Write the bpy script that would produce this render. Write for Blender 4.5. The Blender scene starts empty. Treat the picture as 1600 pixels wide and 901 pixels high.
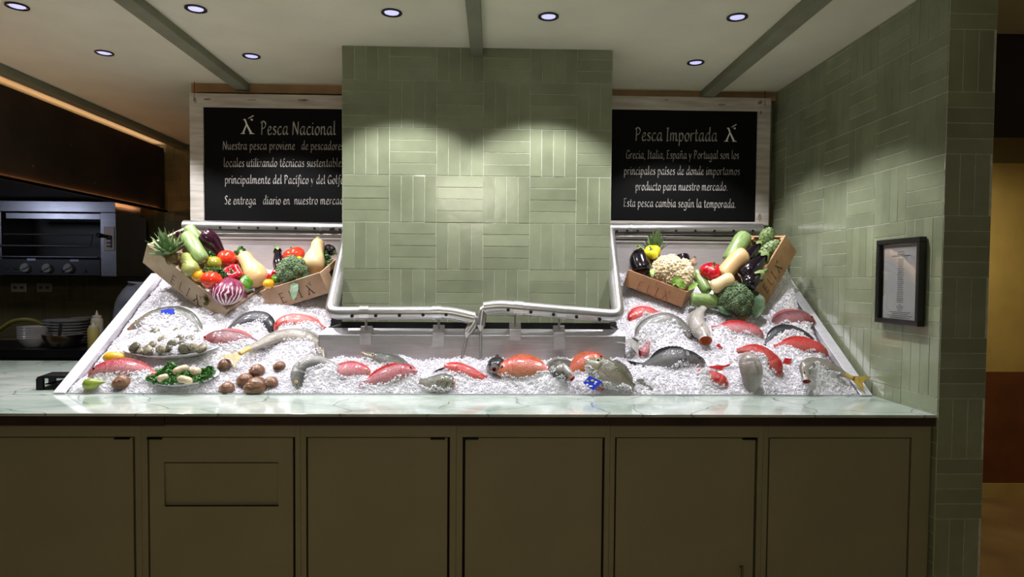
import bpy, bmesh, math, random
import numpy as np
from mathutils import Vector
random.seed(7); rng = np.random.default_rng(11)
scene = bpy.context.scene
COL = scene.collection
C = 0.95                      # height of the stone counter
# ---------------------------------------------------------------- camera
F, YAW, PIT, ROL, CX, CY = 1050., .0291, .0342, .0078, 800., 470.95
def _axes():
    cy, sy, cp, sp = math.cos(YAW), math.sin(YAW), math.cos(PIT), math.sin(PIT)
    f = np.array([sy*cp, cy*cp, -sp]); r = np.array([cy, -sy, 0.]); u = np.cross(r, f)
    return math.cos(ROL)*r+math.sin(ROL)*u, -math.sin(ROL)*r+math.cos(ROL)*u, f
CR, CU, CF = _axes(); EYE = np.array([0, 0, C+.55])
cam_data = bpy.data.cameras.new('camera'); cam = bpy.data.objects.new('camera', cam_data); COL.objects.link(cam)
cam_data.sensor_width = 36; cam_data.lens = F/1600*36; cam_data.shift_y = (CY-450.5)/1600; cam_data.clip_start = .05
from mathutils import Matrix
cam.matrix_world = Matrix(((CR[0], CU[0], -CF[0], EYE[0]), (CR[1], CU[1], -CF[1], EYE[1]), (CR[2], CU[2], -CF[2], EYE[2]), (0, 0, 0, 1)))
scene.camera = cam
# ---------------------------------------------------------------- world, exposure, room and fill light
scene.view_settings.view_transform = 'Standard'; scene.view_settings.look = 'None'
scene.view_settings.gamma = 1; scene.view_settings.use_curve_mapping = False
scene.view_settings.exposure = 0.0
world = bpy.data.worlds.new('world'); scene.world = world; world.use_nodes = True
world.node_tree.nodes['Background'].inputs[0].default_value = (1.0, .93, .82, 1)
world.node_tree.nodes['Background'].inputs[1].default_value = .05
SPOT_W = 65.0; SPOT_COL = (1.0, .97, 1.0)
def area_lamp(name, loc, target, size, watts, color):
    l = bpy.data.lights.new(name, 'AREA'); l.shape = 'DISK'; l.size = size; l.energy = watts; l.color = color
    o = bpy.data.objects.new(name, l); COL.objects.link(o); o.location = loc
    o.rotation_euler = (Vector(target)-Vector(loc)).to_track_quat('-Z', 'Y').to_euler(); return o
area_lamp('room_fill_lamp', (-.3, -1.6, 2.65), (-.2, 3.0, .8), .9, 27, (1, .92, .76))  # unseen fill lamp added behind the camera, lifts the cabinet fronts
area_lamp('passage_lamp', (2.75, 4.1, 2.1), (2.9, 4.9, .6), .15, 9, (1, .82, .5))
area_lamp('grill_fill_lamp', (-4.25, 4.7, 2.1), (-4.25, 5.7, 1.3), .3, 5, (.75, .82, 1))  # bluish fill added out of view to brighten the grill steel
# ---------------------------------------------------------------- pixel helpers (turn a picture point into a point on a real plane)
def ray(px, py): return CF+CR*(px-CX)/F-CU*(py-CY)/F
def hit(px, py, n, p0):
    d = ray(px, py); n = np.asarray(n, float); return EYE+d*((np.asarray(p0)-EYE)@n)/(d@n)
def atX(px, py, X): return hit(px, py, (1, 0, 0), (X, 0, 0))
def atY(px, py, Y): return hit(px, py, (0, 1, 0), (0, Y, 0))
def atZ(px, py, Z): return hit(px, py, (0, 0, 1), (0, 0, Z))
def proj(P):
    d = np.asarray(P, float)-EYE; z = d@CF; return np.array([CX+F*(d@CR)/z, CY-F*(d@CU)/z])
def unit(v):
    v = np.asarray(v, float); return v/(np.linalg.norm(v)+1e-12)
# ---------------------------------------------------------------- materials
def lin(c):
    return tuple(((x/255)/12.92 if x/255 <= .04045 else ((x/255+.055)/1.055)**2.4) for x in c)+(1,)
def mat(name, rgb, rough=.5, metal=0, var=None, bump=None, coat=0, spec=.5, emit=None, sss=0, trans=0, rgb2=None, aniso=None, coord='Object'):
    """rgb in sRGB 0-255; var=(scale, amount[, (sx,sy,sz)]) mottles towards rgb2; bump=(scale, strength)"""
    m = bpy.data.materials.new(name); m.use_nodes = True; nt = m.node_tree; b = nt.nodes['Principled BSDF']
    N = nt.nodes.new; L = nt.links.new
    b.inputs['Base Color'].default_value = lin(rgb); b.inputs['Roughness'].default_value = rough; b.inputs['Metallic'].default_value = metal
    b.inputs['Specular IOR Level'].default_value = spec; b.inputs['Coat Weight'].default_value = coat; b.inputs['Coat Roughness'].default_value = .08
    b.inputs['Transmission Weight'].default_value = trans
    if sss: b.inputs['Subsurface Weight'].default_value = sss; b.inputs['Subsurface Radius'].default_value = (.02, .015, .01); b.inputs['Subsurface Scale'].default_value = .5
    if emit: b.inputs['Emission Color'].default_value = lin(emit[0]); b.inputs['Emission Strength'].default_value = emit[1]
    tc = N('ShaderNodeTexCoord'); mp = N('ShaderNodeMapping'); L(tc.outputs[coord], mp.inputs[0])
    if var:
        if len(var) > 2: mp.inputs['Scale'].default_value = var[2]
        n = N('ShaderNodeTexNoise'); n.inputs['Scale'].default_value = var[0]; n.inputs['Detail'].default_value = 5; L(mp.outputs[0], n.inputs[0])
        r = N('ShaderNodeValToRGB'); r.color_ramp.elements[0].position = .35; r.color_ramp.elements[1].position = .65; L(n.outputs[0], r.inputs[0])
        c2 = rgb2 or tuple(max(0, x*(1-var[1])) for x in rgb)
        r.color_ramp.elements[0].color = lin(c2); r.color_ramp.elements[1].color = lin(rgb); L(r.outputs[0], b.inputs['Base Color'])
    if bump:
        n = N('ShaderNodeTexNoise'); n.inputs['Scale'].default_value = bump[0]; n.inputs['Detail'].default_value = 3; L(mp.outputs[0], n.inputs[0])
        bp = N('ShaderNodeBump'); bp.inputs['Strength'].default_value = bump[1]; bp.inputs['Distance'].default_value = .01; L(n.outputs[0], bp.inputs['Height']); L(bp.outputs[0], b.inputs['Normal'])
    return m
def nodes_of(m): return m.node_tree.nodes, m.node_tree.links, m.node_tree.nodes['Principled BSDF']
# ---------------------------------------------------------------- mesh builder
ORG = {}
class MB:
    def __init__(s): s.v = []; s.f = []; s.mi = []; s.uv = []; s.tone = []
    def add(s, vs, fs, mi=0, uv=None, tone=0.):
        o = len(s.v); s.v += [tuple(map(float, p)) for p in vs]; s.uv += (list(uv) if uv is not None else [(0, 0)]*len(vs))
        for f in fs: s.f.append(tuple(i+o for i in f)); s.mi.append(mi); s.tone.append(tone)
        return s
    def box(s, a, b, mi=0, tone=0.):
        x0, y0, z0 = a; x1, y1, z1 = b
        return s.add([(x0, y0, z0), (x1, y0, z0), (x1, y1, z0), (x0, y1, z0), (x0, y0, z1), (x1, y0, z1), (x1, y1, z1), (x0, y1, z1)],
                     [(0, 3, 2, 1), (4, 5, 6, 7), (0, 1, 5, 4), (1, 2, 6, 5), (2, 3, 7, 6), (3, 0, 4, 7)], mi, tone=tone)
    def obox(s, o, ax, lo, hi, mi=0, tone=0.):
        """box in a frame: origin o, axes ax (three vectors)"""
        ax = np.array(ax, float); P = []
        for z in (lo[2], hi[2]):
            for x, y in ((lo[0], lo[1]), (hi[0], lo[1]), (hi[0], hi[1]), (lo[0], hi[1])): P.append(np.asarray(o)+ax[0]*x+ax[1]*y+ax[2]*z)
        return s.add(P, [(0, 3, 2, 1), (4, 5, 6, 7), (0, 1, 5, 4), (1, 2, 6, 5), (2, 3, 7, 6), (3, 0, 4, 7)], mi, tone=tone)
    def prism(s, poly, ext, mi=0, tone=0.):
        n = len(poly); P = [np.asarray(p, float) for p in poly]; Q = [p+np.asarray(ext) for p in P]
        return s.add(P+Q, [tuple(range(n))[::-1], tuple(range(n, 2*n))]+[(i, (i+1) % n, n+(i+1) % n, n+i) for i in range(n)], mi, tone=tone)
    def rings(s, R, closed0=True, closed1=True, mi=0, uv=None, tone=0.):
        n = len(R[0]); k = len(R); vs = [p for r in R for p in r]; fs = []
        for i in range(k-1):
            for j in range(n): fs.append((i*n+j, i*n+(j+1) % n, (i+1)*n+(j+1) % n, (i+1)*n+j))
        if closed0: fs.append(tuple(range(n))[::-1])
        if closed1: fs.append(tuple((k-1)*n+j for j in range(n)))
        return s.add(vs, fs, mi, uv, tone)
    def tube(s, path, r, n=12, mi=0, caps=True, lobes=0, amp=0., flat=1., up=None, tone=0.):
        P = [np.asarray(p, float) for p in path]; k = len(P); rr = r if hasattr(r, '__len__') else [r]*k
        T = [unit(P[min(i+1, k-1)]-P[max(i-1, 0)]) for i in range(k)]
        u = np.asarray(up if up is not None else (0, 0, 1), float)
        if abs(u@T[0]) > .95: u = np.array([0, 1., 0])
        R = []; uvs = [(i/(k-1), j/n) for i in range(k) for j in range(n)]
        for i in range(k):
            u = unit(u-(u@T[i])*T[i]); w = np.cross(T[i], u)
            R.append([P[i]+(u*math.cos(a)*flat+w*math.sin(a))*rr[i]*(1+amp*math.cos(lobes*a)) for a in np.arange(n)*2*math.pi/n])
        return s.rings(R, caps, caps, mi, uvs, tone)
    def lathe(s, prof, o=(0, 0, 0), axis=(0, 0, 1), n=24, mi=0, caps=False, lobes=0, amp=0.):
        ax = unit(axis); u = np.cross(ax, (0, 1, 0) if abs(ax[1]) < .9 else (1, 0, 0)); u = unit(u); w = np.cross(ax, u)
        R = [[np.asarray(o)+ax*h+(u*math.cos(a)+w*math.sin(a))*max(r, 1e-5)*(1+amp*abs(math.cos(lobes*a/2))-amp*.5) for a in np.arange(n)*2*math.pi/n] for r, h in prof]
        return s.rings(R, caps, caps, mi)
    def ball(s, c, r, ax=None, nu=14, nv=9, mi=0, tone=0.):
        r = r if hasattr(r, '__len__') else (r, r, r); ax = np.eye(3) if ax is None else np.array(ax); R = []
        for i in range(nv+1):
            t = math.pi*(i+.02)/(nv+.04); R.append([np.asarray(c)+ax[0]*r[0]*math.sin(t)*math.cos(a)+ax[1]*r[1]*math.sin(t)*math.sin(a)+ax[2]*r[2]*math.cos(t) for a in np.arange(nu)*2*math.pi/nu])
        return s.rings(R, True, True, mi, tone=tone)
    def build(s, name, mats, parent=None, smooth=True, bevel=0, uv=False, tone=False, loc=None, recalc=True, angle=40):
        V = np.array(s.v)
        if parent is not None: org = ORG[parent.name]
        else: org = np.array(loc) if loc is not None else np.array([(V[:, 0].min()+V[:, 0].max())/2, (V[:, 1].min()+V[:, 1].max())/2, V[:, 2].min()])
        me = bpy.data.meshes.new(name); me.from_pydata([tuple(p) for p in V-org], [], s.f)
        for m in (mats if isinstance(mats, (list, tuple)) else [mats]): me.materials.append(m)
        me.polygons.foreach_set('material_index', s.mi)
        me.polygons.foreach_set('use_smooth', [bool(smooth)]*len(s.f))
        if uv:
            l = me.uv_layers.new(name='UVMap'); U = np.array(s.uv, float); idx = np.empty(len(me.loops), int); me.loops.foreach_get('vertex_index', idx)
            l.data.foreach_set('uv', U[idx].ravel())
        if tone:
            a = me.attributes.new('tone', 'FLOAT', 'FACE'); a.data.foreach_set('value', s.tone)
        if recalc:
            bm = bmesh.new(); bm.from_mesh(me); bmesh.ops.recalc_face_normals(bm, faces=bm.faces); bm.to_mesh(me); bm.free()
        o = bpy.data.objects.new(name, me); COL.objects.link(o)
        if smooth and angle < 180: me.set_sharp_from_angle(angle=math.radians(angle))
        if bevel:
            bv = o.modifiers.new('bevel', 'BEVEL'); bv.width = bevel; bv.segments = 2; bv.limit_method = 'ANGLE'; bv.angle_limit = math.radians(40); bv.harden_normals = False
        if parent is not None: o.parent = parent
        else: o.location = org
        ORG[o.name] = org
        return o
def tag(o, label, cat, group=None, kind=None):
    o['label'] = label; o['category'] = cat
    if group: o['group'] = group
    if kind: o['kind'] = kind
    return o
def thing(name, label, cat, loc, group=None):
    o = bpy.data.objects.new(name, None); COL.objects.link(o); o.location = tuple(loc); o.empty_display_size = .05
    ORG[o.name] = np.array(loc, float); return tag(o, label, cat, group)
def struct(o, label=None):
    o['kind'] = 'structure'
    if label: o['label'] = label
    return o
def spline(P, n):
    """Catmull-Rom through points of any dimension, n samples"""
    P = [np.asarray(p, float) for p in P]
    if len(P) < 3: return [P[0]+(P[-1]-P[0])*t for t in np.linspace(0, 1, n)]
    d = np.r_[0, np.cumsum([np.linalg.norm(P[i+1]-P[i]) for i in range(len(P)-1)])]; d /= d[-1]
    Q = [2*P[0]-P[1]]+P+[2*P[-1]-P[-2]]; out = []
    for t in np.linspace(0, 1, n):
        i = min(max(np.searchsorted(d, t, side='right')-1, 0), len(P)-2); q = (t-d[i])/(d[i+1]-d[i]); a, b, c, e = Q[i:i+4]
        out.append(.5*((2*b)+(c-a)*q+(2*a-5*b+4*c-e)*q*q+(3*b-3*c+e-a)*q**3))
    return out

# ================================================================ SETTING
T = .0628; YF, YI, XW, YB, HC, YC, X1, X2 = 2.71, 3.145, 1.845, 4.44, C+1.78, 3.64, -.8073, .6367
def tile_material(name, base, dark, grout):
    g = mat(name+'_grout', grout, .8, var=(30, .15))
    m = mat(name, base, .16, coat=.0, bump=(9, .12)); nt, L, b = nodes_of(m)
    at = nt.new('ShaderNodeAttribute'); at.attribute_name = 'tone'
    no = nt.new('ShaderNodeTexNoise'); no.inputs['Scale'].default_value = 7; no.inputs['Detail'].default_value = 6
    tc = nt.new('ShaderNodeTexCoord'); L.new(tc.outputs['Object'], no.inputs[0])
    ad = nt.new('ShaderNodeMath'); ad.operation = 'MULTIPLY_ADD'; L.new(no.outputs[0], ad.inputs[0]); ad.inputs[1].default_value = .9; L.new(at.outputs['Fac'], ad.inputs[2])
    r = nt.new('ShaderNodeValToRGB'); r.color_ramp.elements[0].position = .2; r.color_ramp.elements[1].position = 1.1 if False else 1.0
    r.color_ramp.elements[0].color = lin(dark); r.color_ramp.elements[1].color = lin(base); L.new(ad.outputs[0], r.inputs[0]); L.new(r.outputs[0], b.inputs['Base Color'])
    return [m, g]
TILE = tile_material('glazed_green_tile', (148, 156, 128), (114, 122, 97), (204, 208, 188))
DTILE = tile_material('dark_kitchen_tile', (128, 120, 84), (92, 88, 62), (150, 140, 108))
def tiles(mb, o, ud, vd, nd, us, vs, u0, v0, par, g=.0012, th=.0018):
    """basket weave of four-tile blocks on the rectangle o + [0,us]*ud + [0,vs]*vd, facing nd; block grid starts at (u0,v0)"""
    o, ud, vd, nd = [np.asarray(a, float) for a in (o, ud, vd, nd)]; B = 4*T
    for bi in range(math.floor(-u0/B)-1, math.ceil((us-u0)/B)+1):
        for bj in range(math.floor(-v0/B)-1, math.ceil((vs-v0)/B)+1):
            for k in range(4):
                a0, b0 = u0+bi*B, v0+bj*B
                if (bi+bj+par) % 2: x0, x1, y0, y1 = a0+k*T, a0+k*T+T, b0, b0+B
                else: x0, x1, y0, y1 = a0, a0+B, b0+k*T, b0+k*T+T
                x0, x1, y0, y1 = max(x0, 0)+g, min(x1, us)-g, max(y0, 0)+g, min(y1, vs)-g
                if x1-x0 < .008 or y1-y0 < .008: continue
                e = .0012; tl = np.clip(rng.normal(0, .0004, 3), -.0005, .0005)
                P = [o+ud*x+vd*y for x, y in ((x0, y0), (x1, y0), (x1, y1), (x0, y1))]
                Q = []
                for x, y in ((x0+e, y0+e), (x1-e, y0+e), (x1-e, y1-e), (x0+e, y1-e)):
                    Q.append(o+ud*x+vd*y+nd*(th+tl[0]*(x-x0)/(x1-x0)+tl[1]*(y-y0)/(y1-y0)+tl[2]))
                mb.add(P+Q, [(4, 5, 6, 7), (0, 1, 5, 4), (1, 2, 6, 5), (2, 3, 7, 6), (3, 0, 4, 7)], 0, tone=float(rng.uniform(.0, .28)))
# column (free standing, tiled on the faces in sight)
mb = MB(); mb.box((X1, YC, .3), (X2, 4.10, HC), 1)
tiles(mb, (X1, YC, .6), (1, 0, 0), (0, 0, 1), (0, -1, 0), X2-X1, HC-.6, 0, (atY(600, 125, YC)[2]-.6) % (4*T)-4*T, 1)
tiles(mb, (X1, 4.10, .6), (0, -1, 0), (0, 0, 1), (-1, 0, 0), .46, HC-.6, 0, (atY(600, 125, YC)[2]-.6) % (4*T)-4*T, 1)
tiles(mb, (X2, YC, .6), (0, 1, 0), (0, 0, 1), (1, 0, 0), .46, HC-.6, 0, (atY(600, 125, YC)[2]-.6) % (4*T)-4*T, 1)
struct(mb.build('wall_column', TILE, smooth=False, tone=True, recalc=True), 'green tiled column standing in the middle of the fish display')
# right wall with its end face
zr = atY(1479, 143, YF)[2]   # a block joint on the right wall
mb = MB(); mb.box((XW, YF, 0), (XW+.197, YB, HC), 1)
tiles(mb, (XW, YB, 0), (0, -1, 0), (0, 0, 1), (-1, 0, 0), YB-YF, HC, (YB-YF) % (4*T)-4*T, zr % (4*T)-4*T, 0)
tiles(mb, (XW, YF, 0), (1, 0, 0), (0, 0, 1), (0, -1, 0), .197, HC, 0, zr % (4*T)-4*T, (1 if round((YB-YF)/(4*T)-.5) % 2 == 0 else 0))
struct(mb.build('wall_right', TILE, smooth=False, tone=True), 'green tiled wall at the right end of the counter')
# back wall behind the boards, and the deeper kitchen wall
mb = MB(); mb.box((-1.93, YB, 0), (XW, YB+.1, HC), 1); tiles(mb, (-1.93, YB, 1.5), (1, 0, 0), (0, 0, 1), (0, -1, 0), 3.775, 1.15, 0, 0, 0)
struct(mb.build('wall_back', DTILE, smooth=False, tone=True), 'brown tiled wall behind the two blackboards')
mb = MB(); mb.box((-6.5, 6.42, 0), (-1.9, 6.52, 3.0), 1); tiles(mb, (-6.0, 6.42, .9), (1, 0, 0), (0, 0, 1), (0, -1, 0), 4.1, 1.85, 0, .1, 0)
struct(mb.build('wall_kitchen', DTILE, smooth=False, tone=True), 'dark tiled kitchen wall at the far left')
struct(MB().box((-6.6, .5, 0), (-6.5, 6.52, 3.0)).build('wall_left', mat('kitchen_side_paint', (40, 38, 30), .7, var=(4, .2)), smooth=False))
# passage at the right, beyond the tiled wall
ypaint = mat('yellow_plaster', (196, 172, 104), .7, var=(5, .08)); bpaint = mat('brown_wainscot_paint', (112, 62, 36), .55, var=(6, .15))
mb = MB(); mb.box((1.9, 4.9, .835), (3.9, 5.0, 3.0), 0); mb.box((1.9, 4.895, .02), (3.9, 5.0, .835), 1); mb.box((1.9, 4.885, 0), (3.9, 5.0, .05), 0)
mb.box((2.98, 4.55, .88), (3.9, 4.9, 3.0), 0); mb.box((2.98, 4.545, .1), (3.9, 4.9, .88), 1); mb.box((2.98, 4.535, 0), (3.9, 4.9, .1), 0)
struct(mb.build('wall_passage', [ypaint, bpaint], smooth=False), 'yellow and brown painted wall of the passage at the right edge')
struct(MB().box((3.9, 1.2, 0), (4.0, 5.0, 3.0)).build('wall_far_right', ypaint, smooth=False), 'yellow wall closing the passage on the right')
struct(MB().box((2.045, 3.3, 2.22), (3.9, 4.0, 2.9)).build('trim_1', mat('dark_header_paint', (38, 30, 24), .8, var=(4, .2)), smooth=False), 'dark header over the passage')
struct(MB().box((2.045, 4.0, 2.6), (3.9, 5.0, 2.7)).build('ceiling_passage', mat('passage_ceiling_paint', (70, 50, 34), .8, var=(4, .2)), smooth=False))
struct(MB().box((-6.6, -3.0, -.1), (3.9, 6.6, 0)).build('floor', mat('tan_floor_tile', (150, 122, 84), .5, var=(3, .18)), smooth=False))
# ceiling and its ribs
ceil = mat('warm_grey_ceiling_paint', (226, 227, 208), .75, var=(2.5, .04), bump=(3, .05))
mb = MB(); mb.box((-6.6, -3.0, HC), (3.9, 6.52, HC+.1))
struct(mb.build('ceiling', ceil, smooth=False))
rib = mat('sage_green_rib_paint', (128, 132, 112), .6, var=(5, .08))
for i, (xa, xb, y1) in enumerate(((-1.645, -1.56, 4.44), (-.125, -.06, 3.645), (1.345, 1.43, 4.44))):
    struct(MB().box((xa, .2, HC-.045), (xb, y1, HC)).build('trim_%d' % (i+2), rib, smooth=False, bevel=.003), 'green rib on the ceiling')
struct(MB().box((-2.95, 1.0, HC-.045), (-2.87, 6.42, HC)).build('trim_5', rib, smooth=False, bevel=.003), 'green rib along the kitchen hood')
struct(MB().box((-1.93, YB-.05, HC-.055), (XW, YB, HC)).build('trim_6', mat('tan_cornice_paint', (176, 142, 100), .6, var=(6, .12)), smooth=False), 'tan cornice strip above the blackboards')
# ================================================================ COUNTER
def onyx():
    m = mat('pale_green_onyx', (196, 206, 194), .07, spec=.6); n, L, b = nodes_of(m); N = n.new
    tc = N('ShaderNodeTexCoord'); mp = N('ShaderNodeMapping'); L.new(tc.outputs['Object'], mp.inputs[0]); mp.inputs['Scale'].default_value = (1, 1.5, 1)
    no = N('ShaderNodeTexNoise'); no.inputs['Scale'].default_value = 2.2; no.inputs['Detail'].default_value = 6; no.inputs['Distortion'].default_value = .8; L.new(mp.outputs[0], no.inputs[0])
    r = N('ShaderNodeValToRGB'); L.new(no.outputs[0], r.inputs[0]); e = r.color_ramp.elements
    e[0].position = .3; e[0].color = lin((140, 158, 146)); e[1].position = .7; e[1].color = lin((200, 206, 198))
    k = e.new(.5); k.color = lin((172, 186, 176)); k = e.new(.78); k.color = lin((206, 170, 128))
    no2 = N('ShaderNodeTexNoise'); no2.inputs['Scale'].default_value = 1.6; no2.inputs['Detail'].default_value = 3; L.new(mp.outputs[0], no2.inputs[0])
    mx = N('ShaderNodeMixRGB'); mx.inputs[0].default_value = .22; L.new(mp.outputs[0], mx.inputs[1]); L.new(no2.outputs['Color'], mx.inputs[2])
    vo = N('ShaderNodeTexVoronoi'); vo.feature = 'DISTANCE_TO_EDGE'; vo.inputs['Scale'].default_value = 3.1; L.new(mx.outputs[0], vo.inputs[0])
    lt = N('ShaderNodeMapRange'); lt.inputs[1].default_value = .002; lt.inputs[2].default_value = .012; lt.inputs[3].default_value = .7; lt.inputs[4].default_value = 0; L.new(vo.outputs['Distance'], lt.inputs[0])
    m2 = N('ShaderNodeMixRGB'); L.new(lt.outputs[0], m2.inputs[0]); L.new(r.outputs[0], m2.inputs[1]); m2.inputs[2].default_value = lin((78, 90, 84)); L.new(m2.outputs[0], b.inputs['Base Color'])
    return m
ONYX = onyx(); BRN = mat('dark_brown_edge_stain', (52, 36, 26), .4, var=(8, .3))
wt = thing('stone_worktop', 'pale green veined stone worktop in front of the fish display, dark brown edge', 'counter top', (-.5, YF, C-.06))
mb = MB(); mb.box((-3.5, YF, C-.012), (XW-.006, YI+.02, C)); mb.box((-3.5, YI+.02, C-.012), (-2.03, 4.39, C))
mb.build('slab', ONYX, wt, smooth=False, bevel=.002)
mb = MB(); mb.box((-3.5, YF+.004, C-.05), (-1.312, YF+.03, C-.013)); mb.box((-1.308, YF+.001, C-.046), (XW-.008, YF+.03, C-.013)); mb.build('edge_band', BRN, wt, smooth=False, bevel=.0015)
# cabinets
OLV = mat('olive_brown_cabinet_paint', (140, 137, 106), .42, var=(3, .05), bump=(60, .02)); DRK = mat('cabinet_inside', (22, 20, 14), .8); STL = None
HNG = mat('dark_hinge_metal', (40, 38, 34), .3, .9)
doors = [(-2.03, -1.446), (-1.387, -.804), (-.75, -.175), (-.113, .463), (.515, 1.101), (1.155, 1.751)]
bnd = [-2.09]+[(doors[i][1]+doors[i+1][0])/2 for i in range(5)]+[1.838]
desc = ['at the left end, plain door hinged on its right', 'with a recessed slot in its door', 'third from the left, below the left half of the column', 'fourth from the left, below the right half of the column', 'second from the right end, thin steel bar on its door', 'at the right end against the tiled wall']
FY = YF+.028; ZT = C-.105; ZB = .1
for i, (a, b) in enumerate(doors):
    t = thing('base_cabinet', 'olive brown base cabinet '+desc[i], 'cabinet', ((a+b)/2, FY, 0), 'olive cabinets under the stone worktop')
    l, r = bnd[i]+.0004, bnd[i+1]-.0004
    mb = MB(); mb.box((l, FY, 0), (a-.005, FY+.03, C-.05)); mb.box((b+.005, FY, 0), (r, FY+.03, C-.05)); mb.box((a-.005, FY, ZT+.004), (b+.005, FY+.03, C-.05)); mb.box((a-.005, FY, 0), (b+.005, FY+.03, ZB-.004))
    mb.build('face_frame', OLV, t, smooth=False, bevel=.001)
    MB().box((l+.01, FY+.032, .02), (r-.01, FY+.42, C-.052)).build('carcass', DRK, t, smooth=False)
    mb = MB(); ga, gb = a+(.002 if i not in (3,) else .006), b-(.002 if i in (5,) else .005)
    if i == 1:
        # recessed slot with a slanted back plate
        q0, q1 = atY(256, 722, FY), atY(435, 791, FY); x0, x1, z1, z0 = q0[0], q1[0], q0[2], q1[2]
        for lo, hi in (((ga, ZB), (x0, ZT)), ((x1, ZB), (gb, ZT)), ((x0, ZB), (x1, z0)), ((x0, z1), (x1, ZT))): mb.box((lo[0], FY+.002, lo[1]), (hi[0], FY+.024, hi[1]))
        d = mb.build('door', OLV, t, smooth=False)
        mb = MB(); mb.prism([(x0, FY+.008, z1-.006), (x0, FY+.020, z0), (x0, FY+.026, z0), (x0, FY+.02, z1-.006)], (x1-x0, 0, 0)); mb.box((x0, FY+.004, z0-.004), (x1, FY+.03, z0))
        mb.build('recessed_plate', OLV, d, smooth=False)
    else:
        mb.box((ga, FY+.002, ZB), (gb, FY+.024, ZT)); d = mb.build('door', OLV, t, smooth=False, bevel=.0012)
    hx = {0: b-.045, 1: a+.025, 2: b-.045, 3: a+.03, 4: b-.03, 5: a+.0}[i]
    if i < 5:
        MB().box((hx-.03, FY-.006, ZT-.005), (hx+.03, FY+.02, ZT+.001)).build('hinge', HNG, d, smooth=False, bevel=.001)
    if i == 4:
        p = atY(1157, 880, FY); mb = MB(); mb.tube([(p[0], FY-.022, p[2]-.2), (p[0], FY-.022, p[2])], .0045, 10); mb.tube([(p[0], FY-.022, p[2]-.012), (p[0], FY+.004, p[2]-.012)], .004, 8); mb.tube([(p[0], FY-.022, p[2]-.188), (p[0], FY+.004, p[2]-.188)], .004, 8)
        mb.build('pull_bar', mat('brushed_pull_steel', (120, 112, 104), .35, 1), d)

# ================================================================ ICE TRAY, TROUGH, COLUMN RAIL
def steel(name, rgb=(198, 196, 198), rough=.28, sc=(2, 2, 90), metal=1.0):
    m = mat(name, rgb, rough, metal, var=(6, .10, sc)); n, L, b = nodes_of(m)
    no = n.new('ShaderNodeTexNoise'); no.inputs['Scale'].default_value = 5; no.inputs['Detail'].default_value = 4
    tc = n.new('ShaderNodeTexCoord'); L.new(tc.outputs['Object'], no.inputs[0]); mr = n.new('ShaderNodeMapRange'); mr.inputs[3].default_value = rough-.07; mr.inputs[4].default_value = rough+.09; L.new(no.outputs[0], mr.inputs[0]); L.new(mr.outputs[0], b.inputs['Roughness'])
    return m
SS = steel('brushed_stainless', (216, 211, 215), rough=.42, metal=.66); SSP = steel('polished_pipe_steel', (206, 204, 204), .3, (2, 60, 60), metal=.85); SSD = steel('dull_inner_steel', (150, 148, 150), .45)
SLOPE = .614
XL, XR, XT0, XT1, YT = -2.0, 1.793, -.868, .675, 3.38
def fold(px0, py0, px1, py1, X): return None
tray = thing('ice_tray', 'sloping stainless steel tray filled with crushed ice, white edged side panels', 'display tray', (-.1, 3.6, C))
RIMM = steel('pale_rim_steel', (226, 226, 232), .45, metal=.6)
for X, s in ((XL, 1), (XR, -1)):
    mb = MB(); top = (X, 4.06, C+.56); bot = (X, YI+.005, C+.002)
    # flat folded rim on top of the panel, then the panel below it
    d = unit(np.array(top)-np.array(bot)); nrm = np.cross(d, (1, 0, 0)); nrm = nrm*(1 if nrm[2] > 0 else -1)
    L_ = np.linalg.norm(np.array(top)-np.array(bot))
    mb.obox(bot, (np.array((s, 0, 0)), d, nrm), (-.028, 0, -.002), (.028, L_, .006), 0)
    mb.build('side_rim', RIMM, tray, smooth=False, bevel=.0015)
for X, s in ((XL, 1), (XR, -1)):
    mb = MB(); mb.prism([(X+s*.02, YI+.01, C-.0), (X+s*.02, 4.06, C+.555), (X+s*.02, 4.1, C+.555), (X+s*.02, 4.1, C-.05), (X+s*.02, YI+.03, C-.05)], (s*.004, 0, 0)); mb.build('side_panel', SS, tray, smooth=False)
mb = MB(); mb.box((XL, 4.1, C-.05), (XR, 4.106, C+.783)); mb.box((XL, 4.09, C+.777), (XR, 4.106, C+.787)); mb.build('back_panel', SS, tray, smooth=False)
mb = MB(); mb.prism([(XL, YI+.012, C-.006), (XL, YI+.012, C+.006), (XL, YI+.016, C+.006), (XL, YI+.02, C-.006)], (XR-XL, 0, 0)); mb.build('front_lip', RIMM, tray, smooth=False)
mb = MB(); mb.prism([(XL+.02, YI+.02, C-.09), (XL+.02, 4.1, C+.45), (XL+.02, 4.1, C+.44), (XL+.02, YI+.02, C-.1)], (XR-XL-.04, 0, 0)); mb.build('floor_pan', SSD, tray, smooth=False)
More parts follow.
